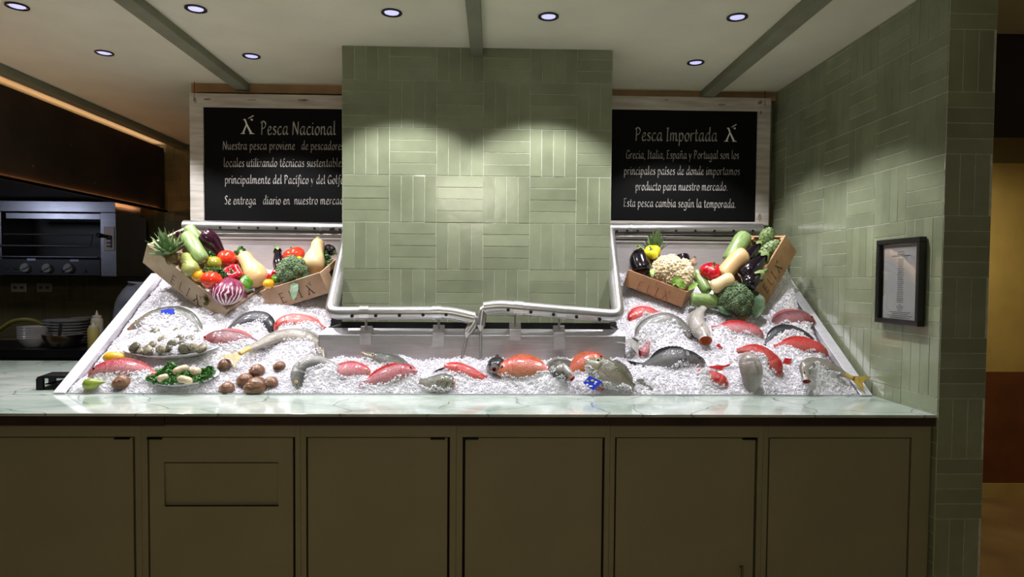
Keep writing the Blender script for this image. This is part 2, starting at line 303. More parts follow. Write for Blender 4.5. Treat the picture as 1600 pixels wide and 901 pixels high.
# trough round the foot of the column
tr = thing('steel_trough', 'long stainless steel trough across the foot of the tiled column', 'trough', (-.1, 3.5, C))
mb = MB(); mb.box((XT0, YT, C-.02), (XT1, YT+.004, C+.268)); mb.box((XT0, YT, C-.02), (XT0+.004, 4.1, C+.268)); mb.box((XT1-.004, YT, C-.02), (XT1, 4.1, C+.268)); mb.build('front_panel', SS, tr, smooth=False, bevel=.001)
mb = MB(); zt = C+.268
mb.prism([(XT0, YT-.002, zt-.006), (XT0, YT-.002, zt), (XT0+.02, YT+.032, zt+.03), (XT0+.02, YT+.036, zt+.026)], (0, 0, 0)) if False else None
P0 = [(XT0, YT-.003, zt-.004), (XT1, YT-.003, zt-.004), (XT1-.03, YT+.034, zt+.026), (XT0+.03, YT+.034, zt+.026)]
mb.prism(P0, (0, .003, -.004)); mb.prism([(XT0, YT-.003, zt-.004), (XT0+.03, YT+.034, zt+.026), (XT0+.03, 4.1, zt+.026), (XT0, 4.1, zt-.004)], (.0, 0, -.004)); mb.prism([(XT1, YT-.003, zt-.004), (XT1, 4.1, zt-.004), (XT1-.03, 4.1, zt+.026), (XT1-.03, YT+.034, zt+.026)], (0, 0, -.004))
mb.build('rolled_lip', RIMM, tr, smooth=False)
mb = MB(); mb.box((XT0+.03, YT+.03, C+.05), (XT1-.03, YC-.001, C+.06)); mb.box((X1-.005, YC-.012, C+.05), (X2+.005, YC-.001, C+.312)); mb.build('inner_lining', mat('dark_wet_steel', (58, 56, 54), .35, .8, var=(5, .3)), tr, smooth=False)
mb = MB(); xm = atY(750, 545, YT)[0]; mb.box((xm-.001, YT-.0015, C), (xm+.001, YT, C+.262)); mb.build('weld_seam', SSD, tr, smooth=False)
# mist pipes: two front pipes, each turning back beside the column, and the two pipes under the boards
HOLE = mat('dark_nozzle_hole', (8, 8, 8), .6)
def elbow(P, r=.07, n=6):
    """round the corners of a polyline"""
    P = [np.asarray(p, float) for p in P]; out = [P[0]]
    for i in range(1, len(P)-1):
        a = unit(P[i-1]-P[i]); b = unit(P[i+1]-P[i]); q = min(r, .45*np.linalg.norm(P[i-1]-P[i]), .45*np.linalg.norm(P[i+1]-P[i])); A, B = P[i]+a*q, P[i]+b*q
        for t in np.linspace(0, 1, n): out.append((1-t)**2*A+2*t*(1-t)*P[i]+t*t*B)
    return out+[P[-1]]
def on(P, t): return P[0]+(P[1]-P[0])*t
def nozzle_holes(parent, pts, r):
    for p in pts: MB().tube([p+np.array((0, -.0015, 0)), p+np.array((0, .006, 0))], r, 12).build('nozzle_hole', HOLE, parent)
def clip_things(pipe, spots, r, which):
    for px, pyt, pyb, ph in spots:
        p = atY(px, pyt, YT-.006); q = atY(px, pyb, YT-.006)
        t_ = None
        mb = MB(); w = .029; mb.box((p[0]-w, YT-.008, q[2]), (p[0]+w, YT-.004, p[2])); mb.prism([(p[0]-w, YT-.008, p[2]), (p[0]-w, YT+.03, p[2]+.036), (p[0]-w, YT+.034, p[2]+.032), (p[0]-w, YT-.004, p[2]-.003)], (2*w, 0, 0)); mb.box((p[0]-w, YT+.03, p[2]-.05), (p[0]+w, YT+.034, p[2]+.035))
        c = mb.build('hook_plate', SS, pipe, smooth=False, bevel=.001)
        zz = atY(px, ph, YT+.012)[2]; mb = MB(); mb.tube([(p[0], YT+.012, p[2]+.015), (p[0], YT+.012, zz)], .0065, 10); mb.build('post', SSP, c)
def sleeve(pipe, c, d, r, w):
    d = unit(d); mb = MB(); mb.tube([c-d*w/2, c+d*w/2], r*1.09, 24); mb.build('sleeve', steel('sleeve_steel', (220, 219, 220), .3), pipe)
YP = YT+.012; RP = .033
# left front pipe
a = atY(517, 489, YP); b = atY(702, 488, YP); c = atY(741, 497, YP); e = atY(731, 519, YP-.01); h = atY(720, 566, YP-.03)
back = atX(541, 396, X1-.055); back = np.array([X1-.05, 4.0, C+.80])
lp = thing('mist_pipe', 'steel mist pipe with nozzle holes across the column foot, left of the two', 'pipe', (a+b)/2*np.array([1, 1, 0])+np.array([0, 0, C+.2]), 'steel mist pipes')
mb = MB(); mb.tube(elbow([back, a+np.array((-.0, 0, 0)), b, c], .05, 8), RP, 24); mb.build('tube', SSP, lp)
mb = MB(); mb.tube(elbow([c+np.array((-.012, 0, .006)), c+np.array((.006, -.004, -.012)), e], .02, 5), .023, 20); mb.tube([e, e+unit(h-e)*.03], [.023, .007], 16, caps=False); mb.tube([e, h], .0075, 10); mb.build('drop_rod', SSP, lp)
nozzle_holes(lp, [atY(px, py, YP-RP) for px, py in ((550, 493.5), (587, 493), (624, 492.3), (661, 491.8), (697, 491.4))], .0085)
for px in (570, 683): sleeve(lp, atY(px, 488, YP), b-a, RP, .045)
clip_things(lp, [(571, 521, 538, 488), (685, 519, 541, 488)], RP, 'left')
# right front pipe (lower at its right end)
a = atY(966, 494, YP); b = atY(780, 478, YP); c = atY(756, 481, YP); e = atY(751, 508, YP-.01); h = atY(751, 560, YP-.03)
back = np.array([X2+.055, 4.0, C+.83])
rp = thing('mist_pipe', 'steel mist pipe with nozzle holes across the column foot, right one, sagging to the right', 'pipe', (a+b)/2*np.array([1, 1, 0])+np.array([0, 0, C+.2]), 'steel mist pipes')
mb = MB(); mb.tube(elbow([back, a, b, c], .05, 8), RP, 24); mb.build('tube', SSP, rp)
mb = MB(); mb.tube(elbow([c+np.array((.012, 0, .0)), c+np.array((-.006, -.004, -.012)), e], .02, 5), .023, 20); mb.tube([e, e+unit(h-e)*.03], [.023, .007], 16, caps=False); mb.tube([e, h], .0075, 10); mb.build('drop_rod', SSP, rp)
nozzle_holes(rp, [atY(px, py, YP-RP) for px, py in ((794, 484), (829.5, 487.5), (865, 491.3), (901, 495), (937, 499))], .0085)
for px, py in ((810, 480.5), (877, 487)): sleeve(rp, atY(px, py, YP), b-a, RP, .045)
clip_things(rp, [(805, 515, 532, 481), (874, 520, 546, 487)], RP, 'right')
# pipes below the boards
YQ = 4.30; RQ = .041
for side, x0, x1, y0, y1, holes in (('left', 343, 548, 356, 358, [(314.5+29.5*k, 355.0+.3*k) for k in range(1, 8)]+[(517, 358), (531, 358.5)]), ('right', 944, 1190, 359, 359, [(964, 361), (980, 360.5)]+[(996.5+30*k, 360.5) for k in range(7)])):
    a, b = atY(x0, y0, YQ), atY(x1, y1, YQ)
    if side == 'left': a = atY(288, 354, YQ)
    p = thing('mist_pipe', 'steel mist pipe with nozzle holes below the %s blackboard' % ('Pesca Nacional' if side == 'left' else 'Pesca Importada'), 'pipe', (a+b)/2-np.array([0, 0, RQ]), 'steel mist pipes')
    mb = MB(); mb.tube([a, b], RQ, 28); mb.build('tube', SSP, p)
    mb = MB(); mb.box((a[0], YQ-.03, a[2]-RQ-.02), (b[0], YQ+.02, a[2]-RQ+.002)); mb.build('support_strip', steel('strip_steel', (205, 200, 196), .35), p, smooth=False, bevel=.002)
    nozzle_holes(p, [atY(px, py, YQ-RQ) for px, py in holes], .0085)
    for px, py in (((503, 358),) if side == 'left' else ((985, 359),)): sleeve(p, atY(px, py, YQ), b-a, RQ*.97, .012)

# ================================================================ ICE
ICEBUMPS = []      # (x, y, radius, height)
def ice_base(x, y):
    s = y-YI; z = C-.012+SLOPE*max(s, 0)+.035*(1-math.exp(-max(s, 0)/.03))-.02
    return z
def ice(x, y):
    z = ice_base(x, y)
    for cx, cy, r, h in ICEBUMPS:
        d2 = ((x-cx)**2+(y-cy)**2)/(r*r)
        if d2 < 9: z += h*math.exp(-d2)*min(1, max(0, y-YI-.02)/.05)
    z += .010*math.sin(17*x+3*y)*math.sin(23*y+5*x+1)+.007*math.sin(41*x-9*y)*math.sin(37*y+2)
    if x < XL+.22: z -= .06*((XL+.22-x)/.22)**1.5*min(1, (y-YI)/.25)
    if x > XR-.2: z -= .07*((x-XR+.2)/.2)**1.5*min(1, (y-YI)/.25)
    return z
def ice_hit(px, py, f=None):
    d = ray(px, py); f = f or ice; prev = None
    for t in np.arange(3.0, 4.4, .004):
        p = EYE+d*(t/d[1])
        if p[2] <= f(p[0], p[1]) and p[1] > YI-.02: return p
    return p
def mound(px, py, r, h):
    p = ice_hit(px, py, ice_base); ICEBUMPS.append((p[0], p[1], r, h))
for a in ((260, 470, .12, .03), (285, 518, .09, .035), (225, 545, .08, .03), (455, 535, .10, .05), (430, 500, .08, .02), (500, 590, .05, .02), (385, 505, .05, .03), (345, 560, .08, .02),
          (1020, 470, .12, .05), (1045, 530, .07, .04), (1140, 560, .08, .03), (1220, 460, .10, .10), (1200, 445, .12, .09), (1250, 520, .06, .02), (1300, 590, .06, .02), (1170, 560, .05, .02), (1215, 430, .10, .08), (1240, 450, .09, .06),
          (600, 585, .10, .015), (850, 598, .10, .012), (1010, 590, .08, .02), (330, 455, .10, .04), (470, 455, .10, .03), (1030, 445, .08, .03), (1110, 500, .10, .04)): mound(*a)
def ice_material(name, transl, rough):
    m = bpy.data.materials.new(name); m.use_nodes = True; n, L, b = nodes_of(m); out = n['Material Output']
    b.inputs['Base Color'].default_value = (.95, .945, .975, 1); b.inputs['Roughness'].default_value = rough; b.inputs['IOR'].default_value = 1.31; b.inputs['Coat Weight'].default_value = .2
    tr = n.new('ShaderNodeBsdfTranslucent'); tr.inputs[0].default_value = (.97, .965, .99, 1); mx = n.new('ShaderNodeMixShader'); mx.inputs[0].default_value = transl
    L.new(b.outputs[0], mx.inputs[1]); L.new(tr.outputs[0], mx.inputs[2]); L.new(mx.outputs[0], out.inputs[0]); return m
ICE = ice_material('crushed_ice', .5, .2); ICEB = ice_material('packed_ice', .0, .6)
EXTRA = []   # chips of ice lying against the lower flanks of the fish
def build_ice():
    dx = .013; xs = np.arange(XL+.03, XR-.03, dx); ys = np.r_[YI+.012, np.arange(YI+.02, 4.1, dx)]
    V = []; Fc = []; idx = {}
    def ok(x, y): return not (XT0-.004 < x < XT1+.004 and y > YT-.004)
    for i, x in enumerate(xs):
        for j, y in enumerate(ys):
            if ok(x, y): idx[i, j] = len(V); V.append((x, y, ice(x, y)+random.uniform(-.004, .004) if j else C-.04))
    for i in range(len(xs)-1):
        for j in range(len(ys)-1):
            q = [(i, j), (i+1, j), (i+1, j+1), (i, j+1)]
            if all(k in idx for k in q): Fc.append(tuple(idx[k] for k in q))
    NB = len(Fc)
    base = [(1, 1, 1), (-1, 1, 1), (-1, -1, 1), (1, -1, 1), (1, 1, -1), (-1, 1, -1), (-1, -1, -1), (1, -1, -1)]
    fs = [(0, 1, 2, 3), (7, 6, 5, 4), (0, 4, 5, 1), (1, 5, 6, 2), (2, 6, 7, 3), (3, 7, 4, 0)]
    N = 52000; k = 0; PTS = list(EXTRA)
    B = np.array(base, float)
    while k < N:
        x = random.uniform(XL+.035, XR-.035); y = YI+.022+(4.09-YI-.022)*random.random()**1.15
        if not ok(x, y): continue
        k += 1
        q, _ = np.linalg.qr(rng.normal(size=(3, 3))); sz = np.array([random.uniform(.0025, .0065), random.uniform(.0022, .005), random.uniform(.0015, .0035)])
        P = (B*sz*rng.uniform(.6, 1.15, (8, 3)))@q.T+np.array([x, y, ice(x, y)+random.uniform(-.001, .006)])
        o = len(V); V += [tuple(p) for p in P]; Fc += [tuple(o+i for i in f) for f in fs]
    for P0 in PTS:
        q, _ = np.linalg.qr(rng.normal(size=(3, 3))); sz = np.array([random.uniform(.0025, .006), random.uniform(.0022, .0045), random.uniform(.0015, .0035)])
        P = (B*sz*rng.uniform(.6, 1.15, (8, 3)))@q.T+P0; o = len(V); V += [tuple(p) for p in P]; Fc += [tuple(o+i for i in f) for f in fs]
    me = bpy.data.meshes.new('crushed_ice'); org = np.array([-.1, 3.5, C]); me.from_pydata([tuple(np.array(v)-org) for v in V], [], Fc); me.materials.append(ICE); me.materials.append(ICEB); me.polygons.foreach_set('material_index', [1]*NB+[0]*(len(Fc)-NB))
    o = bpy.data.objects.new('crushed_ice', me); COL.objects.link(o); o.location = org
    tag(o, 'bed of white crushed ice sloping up through the steel tray', 'ice', kind='stuff')
# ================================================================ DOWNLIGHTS
BLK = mat('black_trim_ring', (16, 16, 18), .4); RFL = mat('chrome_reflector', (210, 212, 225), .15, 1); LENS = mat('lit_lens', (225, 225, 255), .3, emit=((188, 190, 250), .95))
DL = [(27, 9, 'over the far left end of the counter'), (306, 13, 'front row, left of the left rib'), (612, 19, 'before the column, left of the middle rib'), (857, 25, 'before the column, right of the middle rib'), (1152, 26, 'front row, beside the right rib'), (163, 82, 'back row, nearest the kitchen hood'), (393, 87, 'back row, above the Pesca Nacional board'), (1087, 97, 'back row, above the Pesca Importada board')]
for i, (px, py, w) in enumerate(DL):
    p = atZ(px, py, HC); t = thing('downlight', 'lit round black-ringed downlight, '+w, 'ceiling light', (p[0], p[1], HC-.006), 'ceiling downlights')
    q = .92; mb = MB(); mb.lathe([(.052*q, -.001), (.053*q, -.006), (.046*q, -.008), (.042*q, -.003), (.042*q, -.001)], (p[0], p[1], HC), n=32); mb.build('trim_ring', BLK, t)
    mb = MB(); mb.lathe([(.043*q, -.0035), (.038*q, -.0025), (.030*q, -.0015)], (p[0], p[1], HC), n=32); mb.build('reflector', RFL, t)
    mb = MB(); mb.lathe([(.036*q, -.003), (.02, -.0045), (.0001, -.005)], (p[0], p[1], HC), n=24); mb.build('lens', LENS, t)
    l = bpy.data.lights.new('downlight_beam', 'SPOT'); l.energy = SPOT_W*(1.0 if i < 5 else .9); l.color = SPOT_COL; l.spot_size = math.radians(104); l.spot_blend = .35; l.shadow_soft_size = .022
    o = bpy.data.objects.new('downlight_beam', l); COL.objects.link(o); o.parent = t; o.location = (0, 0, -.012)
# ================================================================ LETTERING (a broad-nib hand)
BOWL = [(.78, .93), (.45, 1), (.1, .55), (.2, .05), (.45, .08), (.72, .55), (.78, .95)]
STEM = [(.8, 1), (.73, .3), (.8, .02), (.98, .12)]
GL = {'a': (1.0, [BOWL, STEM]), 'b': (.9, [[(.18, 1.7), (.14, .8), (.12, .05)], [(.13, .55), (.45, 1), (.78, .65), (.62, .1), (.35, 0), (.13, .12)]]), 'c': (.78, [[(.7, .88), (.45, 1), (.1, .55), (.2, .08), (.45, 0), (.74, .16)]]),
 'd': (1.0, [BOWL, [(.84, 1.75), (.76, .5), (.8, .02), (.98, .12)]]), 'e': (.8, [[(.12, .48), (.5, .58), (.66, .84), (.42, 1), (.12, .58), (.2, .08), (.46, 0), (.76, .18)]]), 'f': (.62, [[(.8, 1.6), (.56, 1.7), (.4, 1.3), (.3, .2), (.22, -.4), (-.02, -.55)], [(.08, 1), (.66, 1.03)]]),
 'g': (.95, [BOWL, [(.8, 1), (.74, .1), (.62, -.48), (.32, -.6), (.02, -.42)]]), 'i': (.4, [[(.17, 1), (.13, .25), (.2, .02), (.38, .12)], [(.17, 1.36), (.24, 1.44)]]), 'í': (.4, [[(.17, 1), (.13, .25), (.2, .02), (.38, .12)], [(.15, 1.3), (.42, 1.62)]]), 'l': (.42, [[(.2, 1.72), (.14, .3), (.2, .02), (.4, .12)]]),
 'm': (1.4, [[(.12, 1), (.12, .02)], [(.13, .6), (.4, 1), (.6, .85), (.6, .02)], [(.61, .6), (.88, 1), (1.08, .85), (1.08, .15), (1.2, .02), (1.36, .12)]]), 'n': (.95, [[(.12, 1), (.12, .02)], [(.13, .6), (.42, 1), (.66, .85), (.66, .15), (.76, .02), (.94, .12)]]), 'o': (.88, [[(.45, 1), (.1, .6), (.22, .06), (.5, .02), (.78, .45), (.7, .9), (.45, 1)]]),
 'p': (.9, [[(.12, 1), (.14, .3), (.1, -.6)], [(.14, .6), (.46, 1), (.78, .68), (.62, .1), (.36, 0), (.14, .14)]]), 'r': (.62, [[(.12, 1), (.12, .02)], [(.13, .55), (.36, .95), (.62, .92)]]), 's': (.66, [[(.58, .9), (.32, 1), (.14, .76), (.52, .36), (.42, .03), (.06, .1)]]), 't': (.6, [[(.3, 1.42), (.24, .3), (.34, .02), (.6, .12)], [(.03, .98), (.58, 1.03)]]),
 'u': (.95, [[(.08, 1), (.1, .25), (.3, .02), (.58, .25), (.72, 1)], [(.74, 1), (.68, .25), (.76, .02), (.94, .12)]]), 'v': (.72, [[(.05, 1), (.2, .5), (.3, .03)], [(.3, .03), (.52, .4), (.66, 1)]]), 'x': (.75, [[(.06, .98), (.68, .02)], [(.66, 1), (.04, .02)]]), 'y': (.78, [[(.06, 1), (.2, .5), (.36, .1)], [(.72, 1), (.4, .1), (.12, -.56)]]), 'z': (.74, [[(.08, .96), (.64, .96)], [(.64, .96), (.06, .04)], [(.06, .04), (.7, .06)]]),
 'P': (1.0, [[(.24, 1.6), (.2, .8), (.16, 0)], [(.0, 1.45), (.42, 1.66), (.86, 1.35), (.68, .88), (.22, .72)]]), 'N': (1.2, [[(.1, 0), (.16, .8), (.2, 1.6)], [(.2, 1.6), (.6, .8), (.95, .02)], [(.95, .02), (1.0, .8), (1.08, 1.6)]]), 'S': (.85, [[(.78, 1.45), (.5, 1.64), (.2, 1.3), (.62, .7), (.55, .08), (.08, .12)]]), 'G': (1.15, [[(1.0, 1.4), (.65, 1.64), (.14, 1.0), (.22, .2), (.6, 0), (.98, .25)], [(.98, .68), (.96, .02)], [(.68, .7), (1.0, .7)]]),
 'I': (.5, [[(.24, 1.6), (.2, .8), (.18, 0)], [(.08, 1.6), (.42, 1.6)], [(.02, .02), (.36, .02)]]), 'E': (.9, [[(.2, 1.6), (.16, .8), (.14, .04)], [(.06, 1.58), (.78, 1.6)], [(.18, .85), (.62, .88)], [(.04, .04), (.8, .08)]]), 'L': (.85, [[(.18, 1.6), (.16, .04)], [(.14, .04), (.78, .04)]]), ',': (.35, [[(.16, .1), (.18, -.05), (.06, -.26)]]), '.': (.35, [[(.12, .03), (.2, .1)]]), ' ': (.42, [])}
GL['é'] = (.8, GL['e'][1]+[[(.36, 1.28), (.66, 1.62)]]); GL['ú'] = (.95, GL['u'][1]+[[(.34, 1.28), (.64, 1.62)]]); GL['ñ'] = (.95, GL['n'][1]+[[(.18, 1.36), (.36, 1.5), (.52, 1.36), (.72, 1.5)]])
def lettering(mb, text, o, xd, zd, x_h, width=None, nib=.2, thin=.1, gap=.14, only=None):
    """text with its baseline starting at o, x-height x_h metres, squeezed or stretched to width"""
    o, xd, zd = [np.asarray(a, float) for a in (o, xd, zd)]; tot = sum(GL[c][0]+gap for c in text)-gap; kx = (width/tot) if width else x_h
    nd = np.array((math.cos(.6), math.sin(.6)))*nib/2; x = 0
    for ic, c in enumerate(text):
        w, st = GL[c]
        for s in (st if only is None or only[0] <= ic < only[1] else ()):
            q = spline(s, 3 if len(s) == 2 else 4*len(s))
            for i in range(len(q)-1):
                a, b = q[i], q[i+1]; d = unit(b-a); pr = np.array((-d[1], d[0]))*thin/2; a2, b2 = a-d*thin*.25, b+d*thin*.25
                for quad in ([a-nd, a+nd, b+nd, b-nd], [a2-pr, a2+pr, b2+pr, b2-pr]):
                    mb.add([o+xd*(x+p[0])*kx+zd*p[1]*x_h for p in quad], [(0, 1, 2, 3)])
        x += w+gap
    return mb
LOGO = [([(.10, 1.0), (.30, 1.06), (.88, .06), (.95, 0), (.62, 0), (.66, .06)], 0), ([(.42, .56), (.22, .06), (.28, 0), (-.02, 0), (.05, .06), (.36, .70)], 0), ([(.52, 1.06), (.86, 1.28), (.90, 1.24), (.56, 1.0)], 0), ([(.66, 1.0), (.74, 1.06), (.84, .98), (.80, .9), (.70, .92)], 0)]
def logo(mb, o, xd, zd, h):
    o, xd, zd = [np.asarray(a, float) for a in (o, xd, zd)]
    polys = [[(.12, 1.0), (.30, 1.04), (.36, .92), (.44, .70), (.80, .06), (.95, .03), (.95, 0), (.58, 0), (.58, .03), (.63, .06), (.36, .60), (.24, .92)], [(.40, .60), (.20, .06), (.28, .03), (.28, 0), (-.05, 0), (-.05, .03), (.06, .06), (.36, .70)], [(.50, 1.04), (.52, 1.10), (.88, 1.30), (.92, 1.25)], [(.66, 1.02), (.80, 1.06), (.86, .96), (.76, .90)]]
    for p in polys: mb.add([o+xd*x*h*.95+zd*y*h for x, y in p], [tuple(range(len(p)))])
    return mb
CHALK = mat('pale_chalk_lettering', (250, 248, 240), .6)
WW = mat('whitewashed_wood', (206, 202, 194), .6, var=(4, .22, (1, 1, 9)), rgb2=(176, 168, 156), bump=(30, .1)); BB = mat('matt_black_board', (9, 9, 9), .6, spec=.12)
KNOT = mat('worn_wood_knot', (122, 98, 78), .7, var=(40, .3), rgb2=(168, 152, 134))
def board(side, x0p, x1, zt, zb, lines, logo_px, knots, lab, label_lines):
    YS = 4.36; f = .085
    t = thing('blackboard_sign', lab, 'sign', ((x0p+x1)/2, YS, zb))
    for nm, a, b in (('frame_top', (x0p, zt-f), (x1, zt)), ('frame_bottom', (x0p+f, zb), (x1-f, zb+.022)), ('frame_left', (x0p, zb), (x0p+f, zt-f)), ('frame_right', (x1-f, zb), (x1, zt-f))):
        MB().box((a[0], YS-.012, a[1]), (b[0], YS+.02, b[1])).build('frame_rail', WW, t, smooth=False, bevel=.002)
    bd = MB().box((x0p+f, YS, zb+.02), (x1-f, YS+.012, zt-f)).build('black_panel', BB, t, smooth=False)
    for txt, xl, xr, yb, xh in lines:
        a, b = atY(xl, yb[0], YS-.0015), atY(xr, yb[1], YS-.0015); 
        i0 = 0
        for wd_ in txt.split(' '):
            mb = MB(); lettering(mb, txt, a, unit(b-a), (0, 0, 1), xh, np.linalg.norm(b-a), only=(i0, i0+len(wd_))); i0 += len(wd_)+1; mb.build('lettering', CHALK, bd, smooth=False, recalc=False)
    mb = MB(); px, py, hp = logo_px; logo(mb, atY(px, py, YS-.0015), (1, 0, 0), (0, 0, 1), hp*YS/F); mb.build('emblem', CHALK, bd, smooth=False, recalc=False)
    for kx, ky, w, h in knots:
        c = atY(kx, ky, YS-.0125); mb = MB(); mb.add([c+np.array((w*math.cos(a)*random.uniform(.6, 1.1), 0, h*math.sin(a)*random.uniform(.6, 1.1))) for a in np.arange(14)/14*6.283], [tuple(range(14))]); mb.build('wood_knot', KNOT, t, smooth=False, recalc=False)
    for wx in ((x0p+.03,) if side == 'left' else (x1-.04,)):
        MB().tube([(wx, YS-.014, zt-.05), (wx, YS-.005, HC)], .0018, 6).build('hanging_wire', mat('dark_wire', (50, 46, 40), .5, .8), t)
a = atY(297, 146, 4.36); b = atY(323, 350, 4.36)
board('left', -1.925, -.67, a[2], b[2]-.005,
      [('Pesca Nacional', 407.5, 524.5, (210, 210.5), .051), ('Nuestra pesca proviene', 348, 461, (233.5, 233.5), .0325), ('de pescadores', 471, 537, (233.5, 234), .0325), ('locales utilizando técnicas sustentables', 349.5, 537.5, (260.3, 260.3), .0325), ('principalmente del Pacífico y del Golfo', 351.5, 537, (286.5, 287), .0325), ('Se entrega', 351, 400, (319, 319), .0325), ('diario en', 411, 453, (319, 319), .0325), ('nuestro mercado', 460, 543, (319, 319), .0325)],
      (377, 209, 22), [(324, 155, .03, .008), (394, 156, .04, .004), (474, 156.5, .045, .009), (305, 157, .012, .02)], 'black panel in whitewashed frame headed Pesca Nacional, left of the tiled column', None)
a = atY(1204, 154, 4.36); b = atY(1200, 352, 4.36)
board('right', .545, 1.797, a[2], b[2]-.002,
      [('Pesca Importada', 992.5, 1120.5, (219.5, 220.5), .051), ('Grecia, Italia, España y Portugal son los', 978, 1154.5, (247.5, 248), .0325), ('principales países de donde importamos', 975, 1156, (272.5, 273), .0325), ('producto para nuestro mercado.', 993, 1137, (297, 297.5), .0325), ('Esta pesca cambia según la temporada.', 974.5, 1150, (322.5, 324.5), .0325)],
      (1132.5, 221, 21), [(1040, 156, .025, .004), (1128, 163.5, .035, .008), (1188, 160, .018, .014), (1187, 340, .012, .03), (1189, 176, .012, .01)], 'black panel in whitewashed frame headed Pesca Importada, right of the tiled column', None)
p = atY(1198, 332, 4.38); tag(MB().box((p[0]-.004, 4.37, p[2]-.06), (p[0]+.014, YB, p[2]+.06)).build('wooden_batten', mat('raw_pine', (196, 140, 84), .6, var=(12, .2)), smooth=False, bevel=.001), 'small raw wooden batten at the lower right edge of the Pesca Importada board', 'batten')
# framed notice on the right wall
fr = thing('framed_notice', 'black framed printed notice hanging on the green tiled wall', 'picture frame', (XW-.02, 2.96, C+.36))
X = XW-.0065; q0, q1 = (2.802, C+.358), (3.125, C+.742)
BF = mat('black_frame_lacquer', (18, 17, 18), .3)
for a, b in (((q0[0], q0[1]), (q1[0], q0[1]+.022)), ((q0[0], q1[1]-.022), (q1[0], q1[1])), ((q0[0], q0[1]+.022), (q0[0]+.022, q1[1]-.022)), ((q1[0]-.022, q0[1]+.022), (q1[0], q1[1]-.022))):
    MB().box((X-.032, a[0], a[1]), (X, b[0], b[1])).build('frame_rail', BF, fr, smooth=False, bevel=.003)
MB().box((X-.01, q0[0]+.02, q0[1]+.02), (X-.001, q1[0]-.02, q1[1]-.02)).build('mount', BF, fr, smooth=False)
pp = MB().box((X-.014, q0[0]+.026, q0[1]+.024), (X-.0105, q1[0]-.04, q1[1]-.04)).build('paper', mat('white_paper', (226, 226, 228), .5, var=(5, .03)), fr, smooth=False)
mb = MB(); yc = (q0[0]+q1[0])/2-.007
rows = [(.322, .05), (.312, .05), (.305, .14)]+[(.29-.0083*k, random.uniform(.034, .05)) for k in range(24)]+[(.085, .014), (.078, .05), (.071, .04), (.062, .03), (.053, .16), (.045, .12), (.037, .19), (.029, .15)]
for z, w in rows:
    y = yc+w/2
    while y > yc-w/2:
        d = random.uniform(.004, .011); mb.box((X-.0146, max(y-d, yc-w/2), q0[1]+z), (X-.0139, y, q0[1]+z+(.0032 if z < .3 else .004))); y -= d+.002
mb.build('printed_text', mat('grey_print', (92, 92, 96), .6), pp, smooth=False, recalc=False)
gm = mat('picture_glass', (255, 255, 255), .02, trans=1, spec=.5); MB().box((X-.020, q0[0]+.02, q0[1]+.02), (X-.0185, q1[0]-.02, q1[1]-.02)).build('glass_pane', gm, fr, smooth=False)
# ================================================================ KITCHEN AT THE LEFT
HM = mat('sooty_hood_steel', (58, 47, 38), .55, .05, var=(4, .35), bump=(20, .05)); XH = -3.07
hd = thing('kitchen_hood', 'long sooty dark steel hood over the kitchen range, warm glow along its lower edge', 'hood', (XH-.4, 4.5, C+1.17))
z0, z1 = C+1.175, C+1.735
MB().prism([(XH, 1.6, z0), (XH, 6.40, z0), (XH, 6.40, z1), (XH, 1.6, z1)], (-.012, 0, 0)).build('front_panel', HM, hd, smooth=False)
MB().box((XH-1.6, 1.6, z0+.02), (XH-.013, 6.40, z1-.016)).build('hood_box', mat('black_hood_inside', (20, 18, 16), .7), hd, smooth=False)
mb = MB(); mb.box((XH-.012, 1.6, z0-.03), (XH+.035, 6.38, z0-.018)); mb.box((XH+.031, 1.6, z0-.03), (XH+.035, 6.38, z0-.0135)); mb.build('lower_ledge', HM, hd, smooth=False)
MB().box((XH+.0015, 1.7, z0-.016), (XH+.0055, 6.3, z0-.010)).build('light_strip', mat('warm_led', (255, 190, 120), .5, emit=((255, 172, 105), 30)), hd, smooth=False)
for y, z in ((3.6, z0+.3), (4.6, z0+.1), (5.3, z0+.09), (4.3, z1-.12), (5.0, z0+.32)):
    MB().ball((XH+.001, y, z), (.003, .008, .008), nu=10, nv=6).build('rivet', mat('rivet_steel', (120, 105, 90), .3, 1), hd)
MB().box((XH-.05, 1.6, z1-.014), (XH-.02, 6.4, z1-.008)).build('upper_light_strip', mat('warm_led_dim', (255, 190, 120), .5, emit=((255, 232, 200), 4)), hd, smooth=False)
struct(MB().box((-3.5, 1.2, HC-.004), (-2.955, 6.42, HC+.002)).build('trim_7', mat('tan_strip_paint', (206, 176, 132), .7, var=(3, .06)), smooth=False), 'tan ceiling strip lit from behind the hood')
# salamander grill
GY = 5.75; G = lambda px, py, y=GY: atY(px, py, y)
GS = steel('grill_steel', (150, 150, 160), .35); GD = mat('black_grill_inside', (9, 9, 10), .5); GK = mat('grey_knob', (128, 128, 126), .4, .3)
gr = thing('salamander_grill', 'stainless steel open salamander grill with three knobs below the kitchen hood', 'grill', (G(80, 432)[0], GY+.2, G(80, 432)[2]))
lx, rx, ox = -4.75, G(181, 380)[0], G(157, 380)[0]
zz = lambda py: G(90, py)[2]
mb = MB(); mb.box((lx, GY, zz(331)), (rx, GY+.02, zz(314))); mb.prism([(lx, GY, zz(314)), (lx, GY+.45, zz(314)+.03), (lx, GY+.45, zz(331)), (lx, GY+.02, zz(331))], (rx-lx-.02, 0, 0)); mb.build('hood_top', GS, gr, smooth=False, bevel=.004)
MB().box((ox, GY, zz(431)), (rx, GY+.5, zz(331)-.002)).build('side_post', GS, gr, smooth=False, bevel=.003)
MB().box((lx, GY, zz(431)), (G(2, 380)[0], GY+.5, zz(331)-.002)).build('side_post', GS, gr, smooth=False, bevel=.003)
